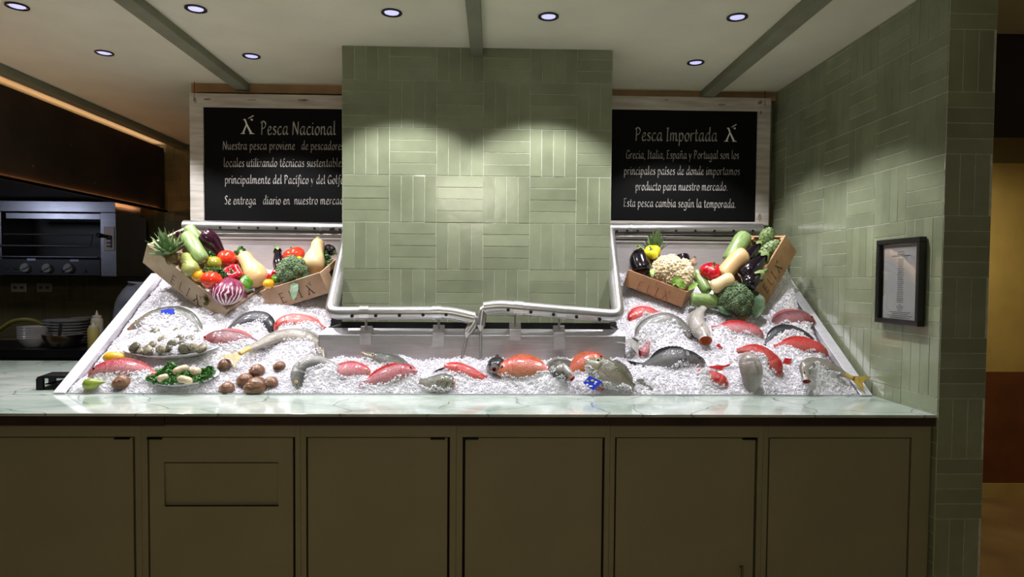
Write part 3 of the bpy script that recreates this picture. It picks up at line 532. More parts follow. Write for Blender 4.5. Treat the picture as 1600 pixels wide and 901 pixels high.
MB().box((lx, GY+.03, zz(432)), (rx-.01, GY+.5, zz(400))).build('lower_body', GD, gr, smooth=False)
MB().box((lx, GY+.4, zz(401)), (ox, GY+.5, zz(332))).build('back_lining', GD, gr, smooth=False)
MB().box((G(2, 1)[0]+.002, GY+.005, zz(342)), (ox-.002, GY+.03, zz(333))).build('upper_rail', GS, gr, smooth=False, bevel=.002)
mb = MB(); mb.tube([(lx, GY+.03, zz(366)), (G(137, 1)[0], GY+.03, zz(366))], .006, 8); mb.tube([(lx, GY-.02, zz(384.5)), (G(137, 1)[0], GY-.02, zz(384.5))], .007, 8); mb.tube([(G(137, 1)[0], GY+.03, zz(366)), (G(138, 1)[0], GY-.02, zz(384.5))], .005, 8)
for k in range(22): xk = -4.7+k*.035; mb.tube([(xk, GY-.015, zz(383)), (xk, GY+.38, zz(380))], .003, 6)
mb.build('grill_rack', GS, gr)
MB().tube([(lx, GY, zz(401.5)), (G(148, 1)[0], GY, zz(401.5))], .008, 8).build('drip_rail', GS, gr)
cp = MB().box((lx, GY-.005, zz(430)), (ox-.003, GY+.02, zz(405))).build('control_panel', mat('dark_control_panel', (62, 62, 66), .4, .7), gr, smooth=False, bevel=.003)
for kx, ky in ((42, 418), (76, 418.5), (109, 418.5)):
    c = G(kx, ky); mb = MB(); mb.tube([c+np.array((0, -.006, 0)), c+np.array((0, -.03, 0))], [.042, .036], 24); kb = mb.build('knob', GK, gr); mb = MB(); mb.obox(c+np.array((0, -.036, 0)), ((.9, 0, .4), (0, 1, 0), (-.4, 0, .9)), (-.032, -.006, -.006), (.032, .006, .006)); mb.build('pointer_bar', GK, kb, smooth=False)
for kx, ky in ((64, 422), (98, 422), (133, 423)):
    c = G(kx, ky); MB().tube([c+np.array((0, -.004, 0)), c+np.array((0, -.012, 0))], .015, 14).build('button', GD, gr)
for kx, ky in ((50, 405.5), (117, 407)):
    c = G(kx, ky); MB().box((c[0]-.035, GY-.008, c[2]-.008), (c[0]+.035, GY-.004, c[2]+.01)).build('switch_label', mat('pale_label', (150, 160, 190), .5), gr, smooth=False)
pl = MB().box((G(4.5, 1)[0], GY-.008, zz(426)), (G(38, 1)[0], GY-.004, zz(416.5))).build('brand_plate', GD, gr, smooth=False)
mb = MB(); a = G(8, 423, GY-.0085); lettering(mb, 'ecomax', a, (1, 0, 0), (0, 0, 1), .03, G(36, 423)[0]-a[0], .14, .14); mb.build('lettering', mat('grey_brand_letters', (150, 150, 150), .5), pl, smooth=False, recalc=False)
c0, c1 = G(163, 391.5), G(179, 354); lp_ = MB().box((c0[0], GY-.006, c0[2]), (c1[0], GY-.0005, c1[2])).build('lever_plate', mat('worn_lever_plate', (150, 138, 132), .45, .6), gr, smooth=False, bevel=.002)
mb = MB(); a, b = G(172, 387), G(175.5, 368); mb.box((a[0]+.008, GY-.0075, a[2]), (b[0], GY-.0062, b[2]))
for k in range(3): zq = a[2]+.012+k*.03; mb.box((a[0]-.025, GY-.0075, zq-.006), (a[0]+.012, GY-.0062, zq+.006))
mb.build('lever_slot', GD, lp_, smooth=False); c = G(162, 367.5); MB().tube([c+np.array((-.03, -.05, 0)), c+np.array((.0, -.055, -.005)), c+np.array((.05, -.02, -.01))], [.013, .02, .008], 12).build('lever_knob', GD, lp_)
# sockets
for px, lab in ((30, 'pale double wall socket below the grill, left one'), (70, 'pale double wall socket below the grill, right one')):
    c = atY(px, 449, 6.415); t = thing('wall_outlet', lab, 'socket', (c[0], 6.41, c[2]-.045), 'sockets below the grill')
    pl = MB().box((c[0]-.07, 6.405, c[2]-.043), (c[0]+.07, 6.416, c[2]+.043)).build('cover_plate', mat('ivory_plate', (210, 208, 200) if px == 30 else (176, 172, 160), .4), t, smooth=False, bevel=.004)
    for s in (-.03, .03): MB().box((c[0]+s-.018, 6.402, c[2]-.013), (c[0]+s+.018, 6.406, c[2]+.013)).build('socket_insert', mat('grey_socket', (96, 94, 90), .5), t, smooth=False, bevel=.003)
# kitchen bench and what stands on it
KZ = .95; KY0 = 5.0
def kz(px, py, y): return atY(px, py, y)
bz = kz(60, 546, KY0)[2]
kb = thing('kitchen_bench', 'dark steel kitchen bench behind the counter with plates on it', 'bench', (-4.2, 5.4, 0)); kx1 = kz(143, 546, KY0)[0]
DK = mat('dark_bench_steel', (50, 50, 54), .32, .7, var=(5, .3)); MB().box((-6.0, KY0, bz-.06), (kx1, 5.75, bz)).build('bench_top', DK, kb, smooth=False, bevel=.003)
MB().box((-6.0, KY0+.06, .0), (kx1-.1, 5.7, bz-.062)).build('bench_body', mat('black_bench_body', (20, 20, 20), .6), kb, smooth=False)
PLT = mat('white_glazed_china', (214, 214, 216), .15, coat=.3); PL2 = mat('cream_glazed_china', (196, 186, 160), .2)
def plate(x, y, z, r, m, lab, grp, n=40, deep=.02):
    mb = MB(); mb.lathe([(.0001, 0), (r*.55, 0), (r*.62, .004), (r*.98, deep), (r, deep+.002), (r*.97, deep+.003), (r*.6, .008), (.0001, .007)], (x, y, z), n=n); o = mb.build('plate', m, loc=(x, y, z)); tag(o, lab, 'plate', grp)
mid = atY(104, 530, 5.35); z = bz+.001
for k in range(9):
    plate(mid[0], 5.35, z+.022*k, .165, PLT, 'white dinner plate in the tall stack behind the steel bowl', 'white plates behind the bowl')
mid2 = atY(133, 530, 5.58)
for k in range(9): plate(mid2[0]+.0, 5.58, z+.0225*k, .105, PL2, 'cream side plate in the stack next to the sauce bottles', 'cream plates beside the bottles')
mid3 = atY(52, 530, 5.2)
for k in range(7):
    mb = MB(); zk = z+.014*k; r = .105; mb.lathe([(.0001, 0), (r*.5, 0), (r*.8, .03), (r, .07), (r*.985, .072), (r*.78, .034), (r*.45, .006), (.0001, .005)], (mid3[0], 5.2, zk), n=36); tag(mb.build('bowl', PLT, loc=(mid3[0], 5.2, zk)), 'white china bowl in the nested stack left of the steel bowl', 'bowl', 'nested white bowls')
b_ = atY(96, 540, 5.1); mb = MB(); r = .138; mb.lathe([(.0001, 0), (.07, 0), (.105, .03), (.13, .075), (r, .1), (r+.004, .103), (r-.002, .103), (.126, .075), (.1, .033), (.0001, .006)], (b_[0], 5.12, z), n=44)
tag(mb.build('mixing_bowl', steel('bowl_steel', (196, 192, 188), .22), loc=(b_[0], 5.12, z)), 'round steel mixing bowl on the dark bench before the plates', 'bowl')
c = atY(94, 516, 5.06); MB_ = MB(); MB_.obox(c, ((1, 0, -.15), (0, 1, 0), (.15, 0, 1)), (-.012, -.003, -.075), (.012, .003, .05)); MB_.tube([c+np.array((.004, 0, -.07)), c+np.array((.02, .1, -.12))], .006, 8); tag(MB_.build('spatula', mat('dark_handle', (34, 34, 36), .5), smooth=True, bevel=.002), 'dark handle of a utensil sticking out of the steel mixing bowl', 'utensil')
def bottle(px, py, yb, y, hpx, rpx, m, liquid, lab):
    c = atY(px, yb, y); s = y/F; h = hpx*s; r = rpx*s; c[2] = z; t = thing('squeeze_bottle', lab, 'bottle', c, 'sauce bottles on the bench')
    mb = MB(); mb.lathe([(.0001, 0), (r*.9, 0), (r, .006), (r, h*.72), (r*.9, h*.78), (r*.72, h*.8)], c, n=28); mb.build('body', m, t)
    mb = MB(); mb.lathe([(r*.78, h*.8), (r*.78, h*.86), (r*.3, h*.88), (r*.14, h*.97), (r*.1, h), (.0001, h)], c, n=20); mb.build('nozzle_cap', mat('milky_cap', (196, 190, 176), .4), t)
bottle(152, 0, 538, 5.16, 57, 8.5, mat('milky_plastic', (186, 180, 160), .4, sss=.1), None, 'tall milky squeeze bottle standing behind the yellow oil bottle')
bottle(146, 0, 539, 5.04, 42, 8, mat('yellow_oil_bottle', (176, 164, 96), .3, sss=.1), None, 'short squeeze bottle of yellow oil at the right end of the bench')
P = spline([atY(-14, 524, 5.3), atY(4, 512, 5.3), atY(20, 502, 5.3), atY(40, 499, 5.3), atY(56, 501.5, 5.3), atY(68, 507, 5.3), atY(74, 512, 5.33)], 30)
tag(MB().tube(P, .016, 12).build('hose', mat('mustard_rubber', (150, 140, 40), .5, var=(9, .2))), 'mustard yellow hose arching over the kitchen bench at the left edge', 'hose')
# low black stand on the stone counter
a, b = atZ(57, 603, C), atZ(128, 606, C); st = thing('metal_stand', 'low black steel stand on the green stone counter left of the ice tray', 'stand', (a[0]+.2, 3.4, C))
BS = mat('black_steel_sheet', (34, 34, 36), .25, .8); sz = .062
q = [atZ(57, 589, C+sz), atZ(82, 580.5, C+sz), atZ(124, 580.5, C+sz), atZ(118, 589, C+sz)]
MB().prism(q, (0, 0, -.006)).build('top_plate', BS, st, smooth=False, bevel=.001)
q2 = [q[0]+(q[1]-q[0])*.15+(q[3]-q[0])*.06, q[1]+(q[2]-q[1])*.12+(q[0]-q[1])*.15, q[2]+(q[3]-q[2])*.2, q[3]+(q[2]-q[3])*.15]
MB().prism([p+np.array((0, 0, .001)) for p in q2], (0, 0, .002)).build('bright_inset', steel('bright_inset_steel', (210, 210, 214), .2), st, smooth=False)
for p in (q[0]+(q[3]-q[0])*.06, q[1]+(q[0]-q[1])*.1, q[2]+(q[3]-q[2])*.5): MB().box((p[0]-.012, p[1]-.004, C), (p[0]+.02, p[1]+.012, C+sz-.007)).build('foot', BS, st, smooth=False, bevel=.001)
MB().box((q[0][0]+.02, q[0][1]+.03, C+.022), (q[3][0], q[1][1]-.02, C+.027)).build('lower_shelf', BS, st, smooth=False)
# the person working behind the tray
def person():
    V = {}; YB_ = 4.78; c = atY(240, 455, YB_); x, zs = c[0], atY(200, 441, YB_)[2]-.035
    J = [('pelvis', (x-.01, YB_, .93), .15), ('waist', (x-.01, YB_, 1.08), .135), ('chest', (x, YB_, 1.28), .155), ('upper', (x+.02, YB_, zs-.03), .12), ('neck', (x+.045, YB_-.0, zs+.075), .055), ('skull', (x+.06, YB_-.0, zs+.16), .085), ('crown', (x+.065, YB_, zs+.235), .075),
         ('ls', (x-.165, YB_, zs-.03), .066), ('le', (x-.235, YB_+.02, zs-.31), .046), ('lw', (x-.20, YB_+.2, zs-.45), .034), ('rs', (x+.19, YB_, zs-.01), .066), ('re', (x+.25, YB_+.02, zs-.30), .046), ('rw', (x+.2, YB_+.2, zs-.42), .034),
         ('lh', (x-.1, YB_, .88), .095), ('lk', (x-.1, YB_-.01, .48), .065), ('la', (x-.1, YB_, .09), .045), ('lt', (x-.1, YB_+.17, .05), .035), ('rh', (x+.1, YB_, .88), .095), ('rk', (x+.1, YB_-.01, .48), .065), ('ra', (x+.1, YB_, .09), .045), ('rt', (x+.1, YB_+.17, .05), .035)]
    ix = {j[0]: i for i, j in enumerate(J)}
    E = [('pelvis', 'waist'), ('waist', 'chest'), ('chest', 'upper'), ('upper', 'neck'), ('neck', 'skull'), ('skull', 'crown'), ('upper', 'ls'), ('ls', 'le'), ('le', 'lw'), ('upper', 'rs'), ('rs', 're'), ('re', 'rw'), ('pelvis', 'lh'), ('lh', 'lk'), ('lk', 'la'), ('la', 'lt'), ('pelvis', 'rh'), ('rh', 'rk'), ('rk', 'ra'), ('ra', 'rt')]
    def skin(name, J_, E_, m, grow=0):
        ix = {j[0]: i for i, j in enumerate(J_)}; me = bpy.data.meshes.new(name); me.from_pydata([tuple(np.array(j[1])-org) for j in J_], [(ix[a], ix[b]) for a, b in E_], []); o = bpy.data.objects.new(name, me); COL.objects.link(o)
        s = o.modifiers.new('skin', 'SKIN'); s.use_smooth_shade = True; su = o.modifiers.new('sub', 'SUBSURF'); su.levels = su.render_levels = 2
        for i, j in enumerate(J_): me.skin_vertices[0].data[i].radius = (j[2]+grow, j[2]*(.8 if j[0] in ('chest', 'waist', 'pelvis') else 1)+grow)
        me.skin_vertices[0].data[0].use_root = True; me.materials.append(m); return o
    t = thing('person', 'person in a dark grey shirt bending behind the left end of the tray', 'person', (x, YB_, 0)); org = ORG[t.name]
    SK = mat('skin', (140, 98, 76), .5, sss=.1)
    fing = []; Jb = [(j[0], j[1], j[2]-(.022 if j[0] in ('ls', 'rs', 'upper', 'chest', 'waist') else 0)) for j in J]; Eb = list(E)
    for s, sx in (('l', -1), ('r', 1)):
        w = np.array(dict((j[0], j[1]) for j in J)[s+'w']); pm = w+np.array((-.0*sx, .075, -.02)); Jb.append((s+'palm', tuple(pm), .03)); Eb.append((s+'w', s+'palm'))
        for k, (dx, ln) in enumerate(((-.03, .07), (-.01, .08), (.01, .075), (.03, .06))):
            b1 = pm+np.array((dx, .035, -.005)); b2 = b1+np.array((dx*.2, ln*.5, -.012)); b3 = b2+np.array((0, ln*.4, -.025))
            for q, (p, r) in enumerate(((b1, .0095), (b2, .0085), (b3, .007))): Jb.append((s+'f%d%d' % (k, q), tuple(p), r)); Eb.append((s+'palm' if q == 0 else s+'f%d%d' % (k, q-1), s+'f%d%d' % (k, q)))
        th = pm+np.array((-sx*.04, -.01, -.005)); Jb.append((s+'t0', tuple(th), .011)); Jb.append((s+'t1', tuple(th+np.array((-sx*.02, .04, -.01))), .009)); Eb += [(s+'palm', s+'t0'), (s+'t0', s+'t1')]
    b = skin('body', Jb, Eb, SK); b.parent = t
    Jc = J+[('collar', (x+.03, YB_, zs+.015), .07)]
    sh = skin('shirt', [j for j in Jc if j[0] == 'collar' or j[0] in ('pelvis', 'waist', 'chest', 'upper', 'ls', 'le', 'rs', 're')], [e for e in E if all(q in ('pelvis', 'waist', 'chest', 'upper', 'ls', 'le', 'rs', 're') for q in e)]+[('upper', 'collar')], mat('dark_grey_shirt_cloth', (84, 86, 98), .85, var=(12, .1), bump=(40, .1)), .026); sh.parent = t
    le = [('pelvis', J[ix['pelvis']][1], .15)]+[j for j in J if j[0] in ('lh', 'lk', 'la', 'rh', 'rk', 'ra')]
    tr_ = skin('trousers', le, [e for e in E if all(q in ('pelvis', 'lh', 'lk', 'la', 'rh', 'rk', 'ra') for q in e)], mat('black_trouser_cloth', (20, 20, 22), .85), .018); tr_.parent = t
    k = np.array(J[ix['skull']][1]); mb = MB(); mb.ball(k+np.array((0, -.012, .035)), (.092, .108, .105), nu=24, nv=14); mb.ball(k+np.array((0, -.05, -.03)), (.082, .062, .085), nu=20, nv=10); mb.build('hair', mat('black_hair', (14, 12, 11), .5, bump=(90, .3)), t)
    for s in (-1, 1): MB().ball(k+np.array((s*.03, .088, .01)), .0115, nu=12, nv=8).build('eye', mat('eye_white', (225, 222, 215), .2), t)
    MB().tube([k+np.array((0, .088, .02)), k+np.array((0, .112, -.025)), k+np.array((0, .09, -.032))], [.009, .014, .01], 10).build('nose', SK, t)
    MB().tube([k+np.array((-.024, .084, -.058)), k+np.array((0, .093, -.056)), k+np.array((.024, .084, -.058))], [.003, .006, .003], 8).build('mouth', mat('lips', (150, 84, 76), .4), t)
    for s in (-1, 1): MB().ball(k+np.array((s*.088, 0, -.005)), (.01, .02, .032), nu=10, nv=8).build('ear', SK, t)
person()
# ================================================================ FISH
def fish_mat(name, back, belly, head=None, stripes=None, scale=.25, rough=.32, blotch=None, accent=None, gill=True, lip=None):
    """UV.x runs from snout to tail, UV.y from belly to back"""
    dk = lambda c_: tuple(x*.86 for x in c_) if c_ else None
    back, belly, head, blotch, accent = dk(back), dk(belly), dk(head), dk(blotch), accent
    m = bpy.data.materials.new(name); m.use_nodes = True; n, L, b = nodes_of(m); N = n.new
    uv = N('ShaderNodeUVMap'); sp = N('ShaderNodeSeparateXYZ'); L.new(uv.outputs[0], sp.inputs[0])
    tc = N('ShaderNodeTexCoord'); no = N('ShaderNodeTexNoise'); no.inputs['Scale'].default_value = 26; no.inputs['Detail'].default_value = 5; L.new(tc.outputs['Object'], no.inputs[0])
    def mth(op, a, c=None):
        k = N('ShaderNodeMath'); k.operation = op
        for i, x in enumerate((a, c)):
            if x is None: continue
            if isinstance(x, (int, float)): k.inputs[i].default_value = x
            else: L.new(x, k.inputs[i])
        return k.outputs[0]
    def mix(f, a, c):
        k = N('ShaderNodeMixRGB')
        for i, x in enumerate((f, a, c)):
            if isinstance(x, (int, float)): k.inputs[i].default_value = x
            elif isinstance(x, tuple): k.inputs[i].default_value = x
            else: L.new(x, k.inputs[i])
        return k.outputs[0]
    v = mth('ADD', sp.outputs['Y'], mth('MULTIPLY', mth('SUBTRACT', no.outputs[0], .5), .35))
    r = N('ShaderNodeValToRGB'); L.new(v, r.inputs[0]); e = r.color_ramp.elements; e[0].position = .22; e[0].color = lin(belly); e[1].position = .78; e[1].color = lin(back)
    c = r.outputs[0]
    if blotch:
        n2 = N('ShaderNodeTexNoise'); n2.inputs['Scale'].default_value = 55; n2.inputs['Detail'].default_value = 4; L.new(tc.outputs['Object'], n2.inputs[0])
        r2 = N('ShaderNodeValToRGB'); r2.color_ramp.elements[0].position = .48; r2.color_ramp.elements[1].position = .62; L.new(n2.outputs[0], r2.inputs[0]); c = mix(mth('MULTIPLY', r2.outputs[0], .7), c, lin(blotch))
    if stripes:
        s = mth('GREATER_THAN', mth('SINE', mth('MULTIPLY', mth('ADD', sp.outputs['Y'], mth('MULTIPLY', no.outputs[0], .05)), 52.)), .35)
        s = mth('MULTIPLY', s, mth('GREATER_THAN', sp.outputs['X'], .3)); c = mix(mth('MULTIPLY', s, .75), c, lin(stripes))
    sc = N('ShaderNodeVectorMath'); sc.operation = 'MULTIPLY'; sc.inputs[1].default_value = (62, 26, 1); L.new(uv.outputs[0], sc.inputs[0])
    vo = N('ShaderNodeTexVoronoi'); vo.inputs['Scale'].default_value = 1; L.new(sc.outputs[0], vo.inputs[0])
    w1 = mth('MULTIPLY', mth('SUBTRACT', sp.outputs['Y'], .5), 2.0); gx1 = mth('SUBTRACT', .285, mth('MULTIPLY', mth('MULTIPLY', w1, w1), .09)); bm_ = N('ShaderNodeMapRange'); L.new(mth('SUBTRACT', sp.outputs['X'], gx1), bm_.inputs[0]); bm_.inputs[1].default_value = 0; bm_.inputs[2].default_value = .05; bodym = bm_.outputs[0]
    body = mth('MULTIPLY', bodym, scale)
    k = mth('MULTIPLY', mth('SUBTRACT', vo.outputs['Distance'], .25), body); c = mix(mth('MAXIMUM', k, 0), c, lin(tuple(min(255, x*.45) for x in back))); 
    hl = mth('MULTIPLY', mth('MAXIMUM', mth('SUBTRACT', .3, vo.outputs['Distance']), 0), mth('MULTIPLY', body, 2.2)); c = mix(hl, c, lin(tuple(min(255, 60+x) for x in belly)))
    w0 = mth('MULTIPLY', mth('SUBTRACT', sp.outputs['Y'], .5), 2.0); gx0 = mth('SUBTRACT', .285, mth('MULTIPLY', mth('MULTIPLY', w0, w0), .09))
    hm = N('ShaderNodeMapRange'); hm.interpolation_type = 'SMOOTHSTEP'; L.new(mth('SUBTRACT', sp.outputs['X'], gx0), hm.inputs[0]); hm.inputs[1].default_value = -.03; hm.inputs[2].default_value = .03; hm.inputs[3].default_value = .65; hm.inputs[4].default_value = 0
    if head: c = mix(hm.outputs[0], c, lin(head))
    lipm = mth('MULTIPLY', mth('LESS_THAN', sp.outputs['X'], .045), .6); c = mix(lipm, c, lin(lip or tuple(min(255, x*.9+24) for x in belly)))
    n3 = N('ShaderNodeTexNoise'); n3.inputs['Scale'].default_value = 120; n3.inputs['Detail'].default_value = 3; L.new(tc.outputs['Object'], n3.inputs[0]); sp3 = mth('MULTIPLY', mth('GREATER_THAN', n3.outputs[0], .58), .22); c = mix(sp3, c, lin(tuple(x*.55 for x in back)))
    if accent: c = mix(mth('MULTIPLY', mth('GREATER_THAN', sp.outputs['X'], .88), .8), c, lin(accent))
    if gill:
        w = mth('MULTIPLY', mth('SUBTRACT', sp.outputs['Y'], .5), 2.0); gx = mth('SUBTRACT', .285, mth('MULTIPLY', mth('MULTIPLY', w, w), .09))
        g = mth('LESS_THAN', mth('ABSOLUTE', mth('SUBTRACT', sp.outputs['X'], gx)), .005); g2 = mth('LESS_THAN', mth('ABSOLUTE', mth('SUBTRACT', sp.outputs['X'], mth('SUBTRACT', gx, .08))), .004)
        g = mth('MAXIMUM', g, mth('MULTIPLY', g2, .5)); c = mix(mth('MULTIPLY', g, .55), c, lin(tuple(x*.4 for x in back)))
        mo = mth('MULTIPLY', mth('LESS_THAN', mth('ABSOLUTE', mth('SUBTRACT', sp.outputs['Y'], .40)), .045), mth('LESS_THAN', sp.outputs['X'], .085)); c = mix(mth('MULTIPLY', mo, .75), c, lin(tuple(x*.25 for x in back)))
    L.new(c, b.inputs['Base Color']); b.inputs['Roughness'].default_value = rough; b.inputs['Coat Weight'].default_value = .3; b.inputs['Coat Roughness'].default_value = .12
    bp = N('ShaderNodeBump'); bp.inputs['Strength'].default_value = .35; bp.inputs['Distance'].default_value = .004; L.new(mth('MULTIPLY', vo.outputs['Distance'], bodym), bp.inputs['Height']); L.new(bp.outputs[0], b.inputs['Normal'])
    return m
PROF = {  # u, top, bottom (share of half height)
 'snapper': ([0, .03, .08, .15, .24, .35, .5, .65, .78, .88, .94, 1], [.06, .26, .52, .78, .96, 1, .93, .76, .52, .33, .26, .28], [.06, .22, .38, .55, .72, .84, .86, .72, .5, .32, .26, .28]),
 'bass': ([0, .03, .08, .15, .24, .35, .5, .65, .78, .88, .94, 1], [.10, .26, .42, .6, .82, .97, 1, .86, .62, .42, .32, .32], [.10, .26, .42, .6, .78, .92, .95, .8, .58, .4, .32, .32]),
 'grouper': ([0, .03, .08, .15, .24, .35, .5, .65, .78, .88, .94, 1], [.2, .42, .6, .78, .95, 1, .95, .8, .6, .45, .4, .38], [.2, .4, .56, .72, .86, .95, .92, .8, .6, .45, .4, .38])}
EYEW = mat('fish_pupil', (6, 6, 8), .05, coat=1); MOUTH = mat('fish_mouth_flesh', (150, 40, 34), .35, var=(60, .3)); OMOUTH = mat('fish_mouth_orange', (214, 110, 64), .35, var=(60, .2))
def fish(label, pts, H, fm, fin, prof='snapper', tail=None, dorsal=True, eye=(216, 190, 120), tilt=58, anchor=None, up=None, mouth=None, thick=.62, pect=True, flip=1, lift=0., eye_u=.135, eye_r=.115, mm=None, eye_side=(1,), group='whole fresh fish on the ice', dfin=(.32, .86, .26), tailcol=None, eye_v=.42, cover=.62, fill=(.16, 1)):
    a = math.radians(tilt); n = np.array((0, -math.sin(a), math.cos(a)))
    if anchor is None:
        k = max(pts, key=lambda p: p[1]); anchor = (k[0], k[1]+.28*H)
    A = ice_hit(*anchor)+n*lift; s = A[1]/F
    Pw = [hit(p[0], p[1], n, A)+n*(p[2] if len(p) > 2 else 0) for p in pts]
    K = 44; Q = spline(Pw, K); us = np.linspace(0, 1, K)
    T_ = [unit(Q[min(i+1, K-1)]-Q[max(i-1, 0)]) for i in range(K)]
    if up is None:
        mid = np.cross(n, T_[K//2]); sg = 1 if mid[2] > 0 else -1; sg *= flip; U = [unit(sg*np.cross(n, t)) for t in T_]
    else: u0 = np.array(up, float); U = [unit(u0-(u0@t)*t) for t in T_]
    S = [np.cross(t, u) for t, u in zip(T_, U)]
    hu, ht, hb = PROF[prof]; Hm = H*s/2; M = 20; R = []; uv = []
    def ring(i, sc=1., dt=0.):
        u = us[i]; tp, bt = np.interp(u, hu, ht)*Hm*sc, np.interp(u, hu, hb)*Hm*sc; th = (tp+bt)/2*thick*(1.15 if u < .3 else 1-.35*max(0, u-.6)); r = []
        for j in range(M):
            g = 2*math.pi*j/M; y = math.sin(g); x = math.cos(g); w = th*math.copysign(abs(x)**.85, x)*(1-.18*max(y, 0)); r.append(Q[i]+U[i]*(tp*y if y > 0 else bt*y)+S[i]*w+T_[i]*dt)
        return r
    lab = thing('fish', label, 'fish', (Q[K//2][0], Q[K//2][1], min(q[2] for q in Q)), group)
    mb = MB()
    if mouth:
        R = []; mr = mouth*Hm
        def mring(r, t, du=0): return [Q[0]+T_[0]*t+U[0]*r*math.sin(2*math.pi*j/M)+S[0]*r*.85*math.cos(2*math.pi*j/M) for j in range(M)]
        k0 = next(i for i in range(K) if np.interp(us[i], hu, ht)*Hm > mr*1.02)
        RR = [mring(mr*1.0, 0)]+[ring(i) for i in range(max(k0, 2), K)]; uvs = [(0, .5+.5*math.sin(2*math.pi*j/M)) for j in range(M)]+[(us[i], .5+.5*math.sin(2*math.pi*j/M)) for i in range(max(k0, 2), K) for j in range(M)]
        mb.rings(RR, False, True, 0, uvs)
        mb.rings([mring(mr*1.0, 0), mring(mr*.8, .1*mr), mring(mr*.62, .6*mr), mring(mr*.05, 1.0*mr)], False, True, 1)
    else:
        mb.rings([ring(i) for i in range(K)], True, True, 0, [(us[i], .5+.5*math.sin(2*math.pi*j/M)) for i in range(K) for j in range(M)])
    mb.build('body', [fm, mm or MOUTH], lab, uv=True, angle=180)
    for i in range(7, K-1, 2):
        u = us[i]; bt = np.interp(u, hu, hb)*Hm; tp = np.interp(u, hu, ht)*Hm; dn = -1 if U[i][2] > 0 else 1
        if abs(U[i][2]) < .3 or not fill or not fill[0] < u < fill[1]: continue
        c_ = Q[i]+U[i]*dn*(bt if dn < 0 else tp)*.72+np.array((0, -.012, 0)); df = c_[2]-ice(c_[0], c_[1])
        if .003 < df < .09 and c_[1] > YI+.03: ICEBUMPS.append((c_[0], c_[1], .030, df*.95))
    vw = 1 if S[K//2]@(EYE-Q[K//2]) > 0 else -1; ph = random.uniform(0, 6)
    for i in range(4, K-1):
        u = us[i]; tp, bt = np.interp(u, hu, ht)*Hm, np.interp(u, hu, hb)*Hm; th = (tp+bt)/2*thick; fm_ = cover+.22*math.sin(8*u+ph)+.12*math.sin(19*u+2*ph); down = -1 if U[i][2] > 0 else 1
        if abs(U[i][2]) < .25 or not fill or u > fill[1]+.05: continue
        for _ in range(int(3+H/9)):
            f = random.uniform(fm_, 1.15); w = math.sqrt(max(0, 1-min(f, 1)**2)); EXTRA.append(Q[i]+U[i]*down*bt*f+S[i]*vw*th*w*1.03+T_[i]*random.uniform(-.006, .006)+n*random.uniform(-.004, .005))
    # eyes
    ie = int(eye_u*(K-1)); viewer = 1 if S[ie]@(EYE-Q[ie]) > 0 else -1
    tp, bt = np.interp(us[ie], hu, ht)*Hm, np.interp(us[ie], hu, hb)*Hm; th = (tp+bt)/2*thick*1.15
    IR = mat('fish_iris', eye, .15, coat=1)
    for sd in eye_side:
        sd *= viewer; w = th*abs(math.cos(math.asin(eye_v)))**.85*(1-.18*eye_v); c = Q[ie]+U[ie]*tp*eye_v+S[ie]*sd*w*.93; r = eye_r*Hm*1.35
        ax = np.array([T_[ie], U[ie], S[ie]*sd]); e = MB().ball(c, (r, r, r*.5), ax, 16, 9).build('eye', IR, lab); MB().ball(c+S[ie]*sd*r*.36, (r*.52, r*.52, r*.26), ax, 12, 8).build('pupil', EYEW, e)
    # fins
    def finmesh(name, P0, P1, m, wv=0.):
        """ribbed fin between a root line and an outer line"""
        mb = MB(); nn = len(P0); off = .0012; vs = []
        for sgn in (-1, 1):
            for p, q, sv in zip(P0, P1, SS_): vs += [p+sv*off*sgn, (p+q)/2+sv*off*sgn*.8, q+sv*off*.4*sgn]
        fs = []
        for side in (0, 1):
            o = side*nn*3
            for i in range(nn-1):
                for j in (0, 1): fs.append((o+i*3+j, o+i*3+j+1, o+(i+1)*3+j+1, o+(i+1)*3+j))
        o = nn*3
        for i in range(nn-1): fs += [(i*3+2, (i+1)*3+2, o+(i+1)*3+2, o+i*3+2), (i*3, o+i*3, o+(i+1)*3, (i+1)*3)]
        fs += [(0, 1, o+1, o), (1, 2, o+2, o+1), ((nn-1)*3, o+(nn-1)*3, o+(nn-1)*3+1, (nn-1)*3+1), ((nn-1)*3+1, o+(nn-1)*3+1, o+(nn-1)*3+2, (nn-1)*3+2)]
        mb.add(vs, fs); return mb.build(name, m, lab, angle=30)
    if dorsal:
        i0, i1 = int(dfin[0]*(K-1)), int(dfin[1]*(K-1)); P0 = []; P1 = []; SS_ = []
        for i in range(i0, i1+1):
            f = (i-i0)/(i1-i0); tp = np.interp(us[i], hu, ht)*Hm; hh = Hm*dfin[2]*math.sin(math.pi*min(1, f*.9+.12))**.6*(1 if i % 2 else .8); P0.append(Q[i]+U[i]*tp*.93); P1.append(Q[i]+U[i]*(tp+hh)+T_[i]*hh*.7); SS_.append(S[i])
        finmesh('dorsal_fin', P0, P1, fin)
    if tail:
        w0 = np.interp(1, hu, ht)*Hm; P0 = []; P1 = []; SS_ = []
        for k in np.linspace(-1, 1, 15):
            P0.append(Q[-1]-T_[-1]*.004+U[-1]*w0*k*.95); ln = tail*Hm*(.62+.38*abs(k)**1.5); P1.append(Q[-1]+T_[-1]*ln+U[-1]*(w0*k+tail*Hm*.55*k)); SS_.append(S[-1])
        finmesh('tail_fin', P0, P1, tailcol or fin)
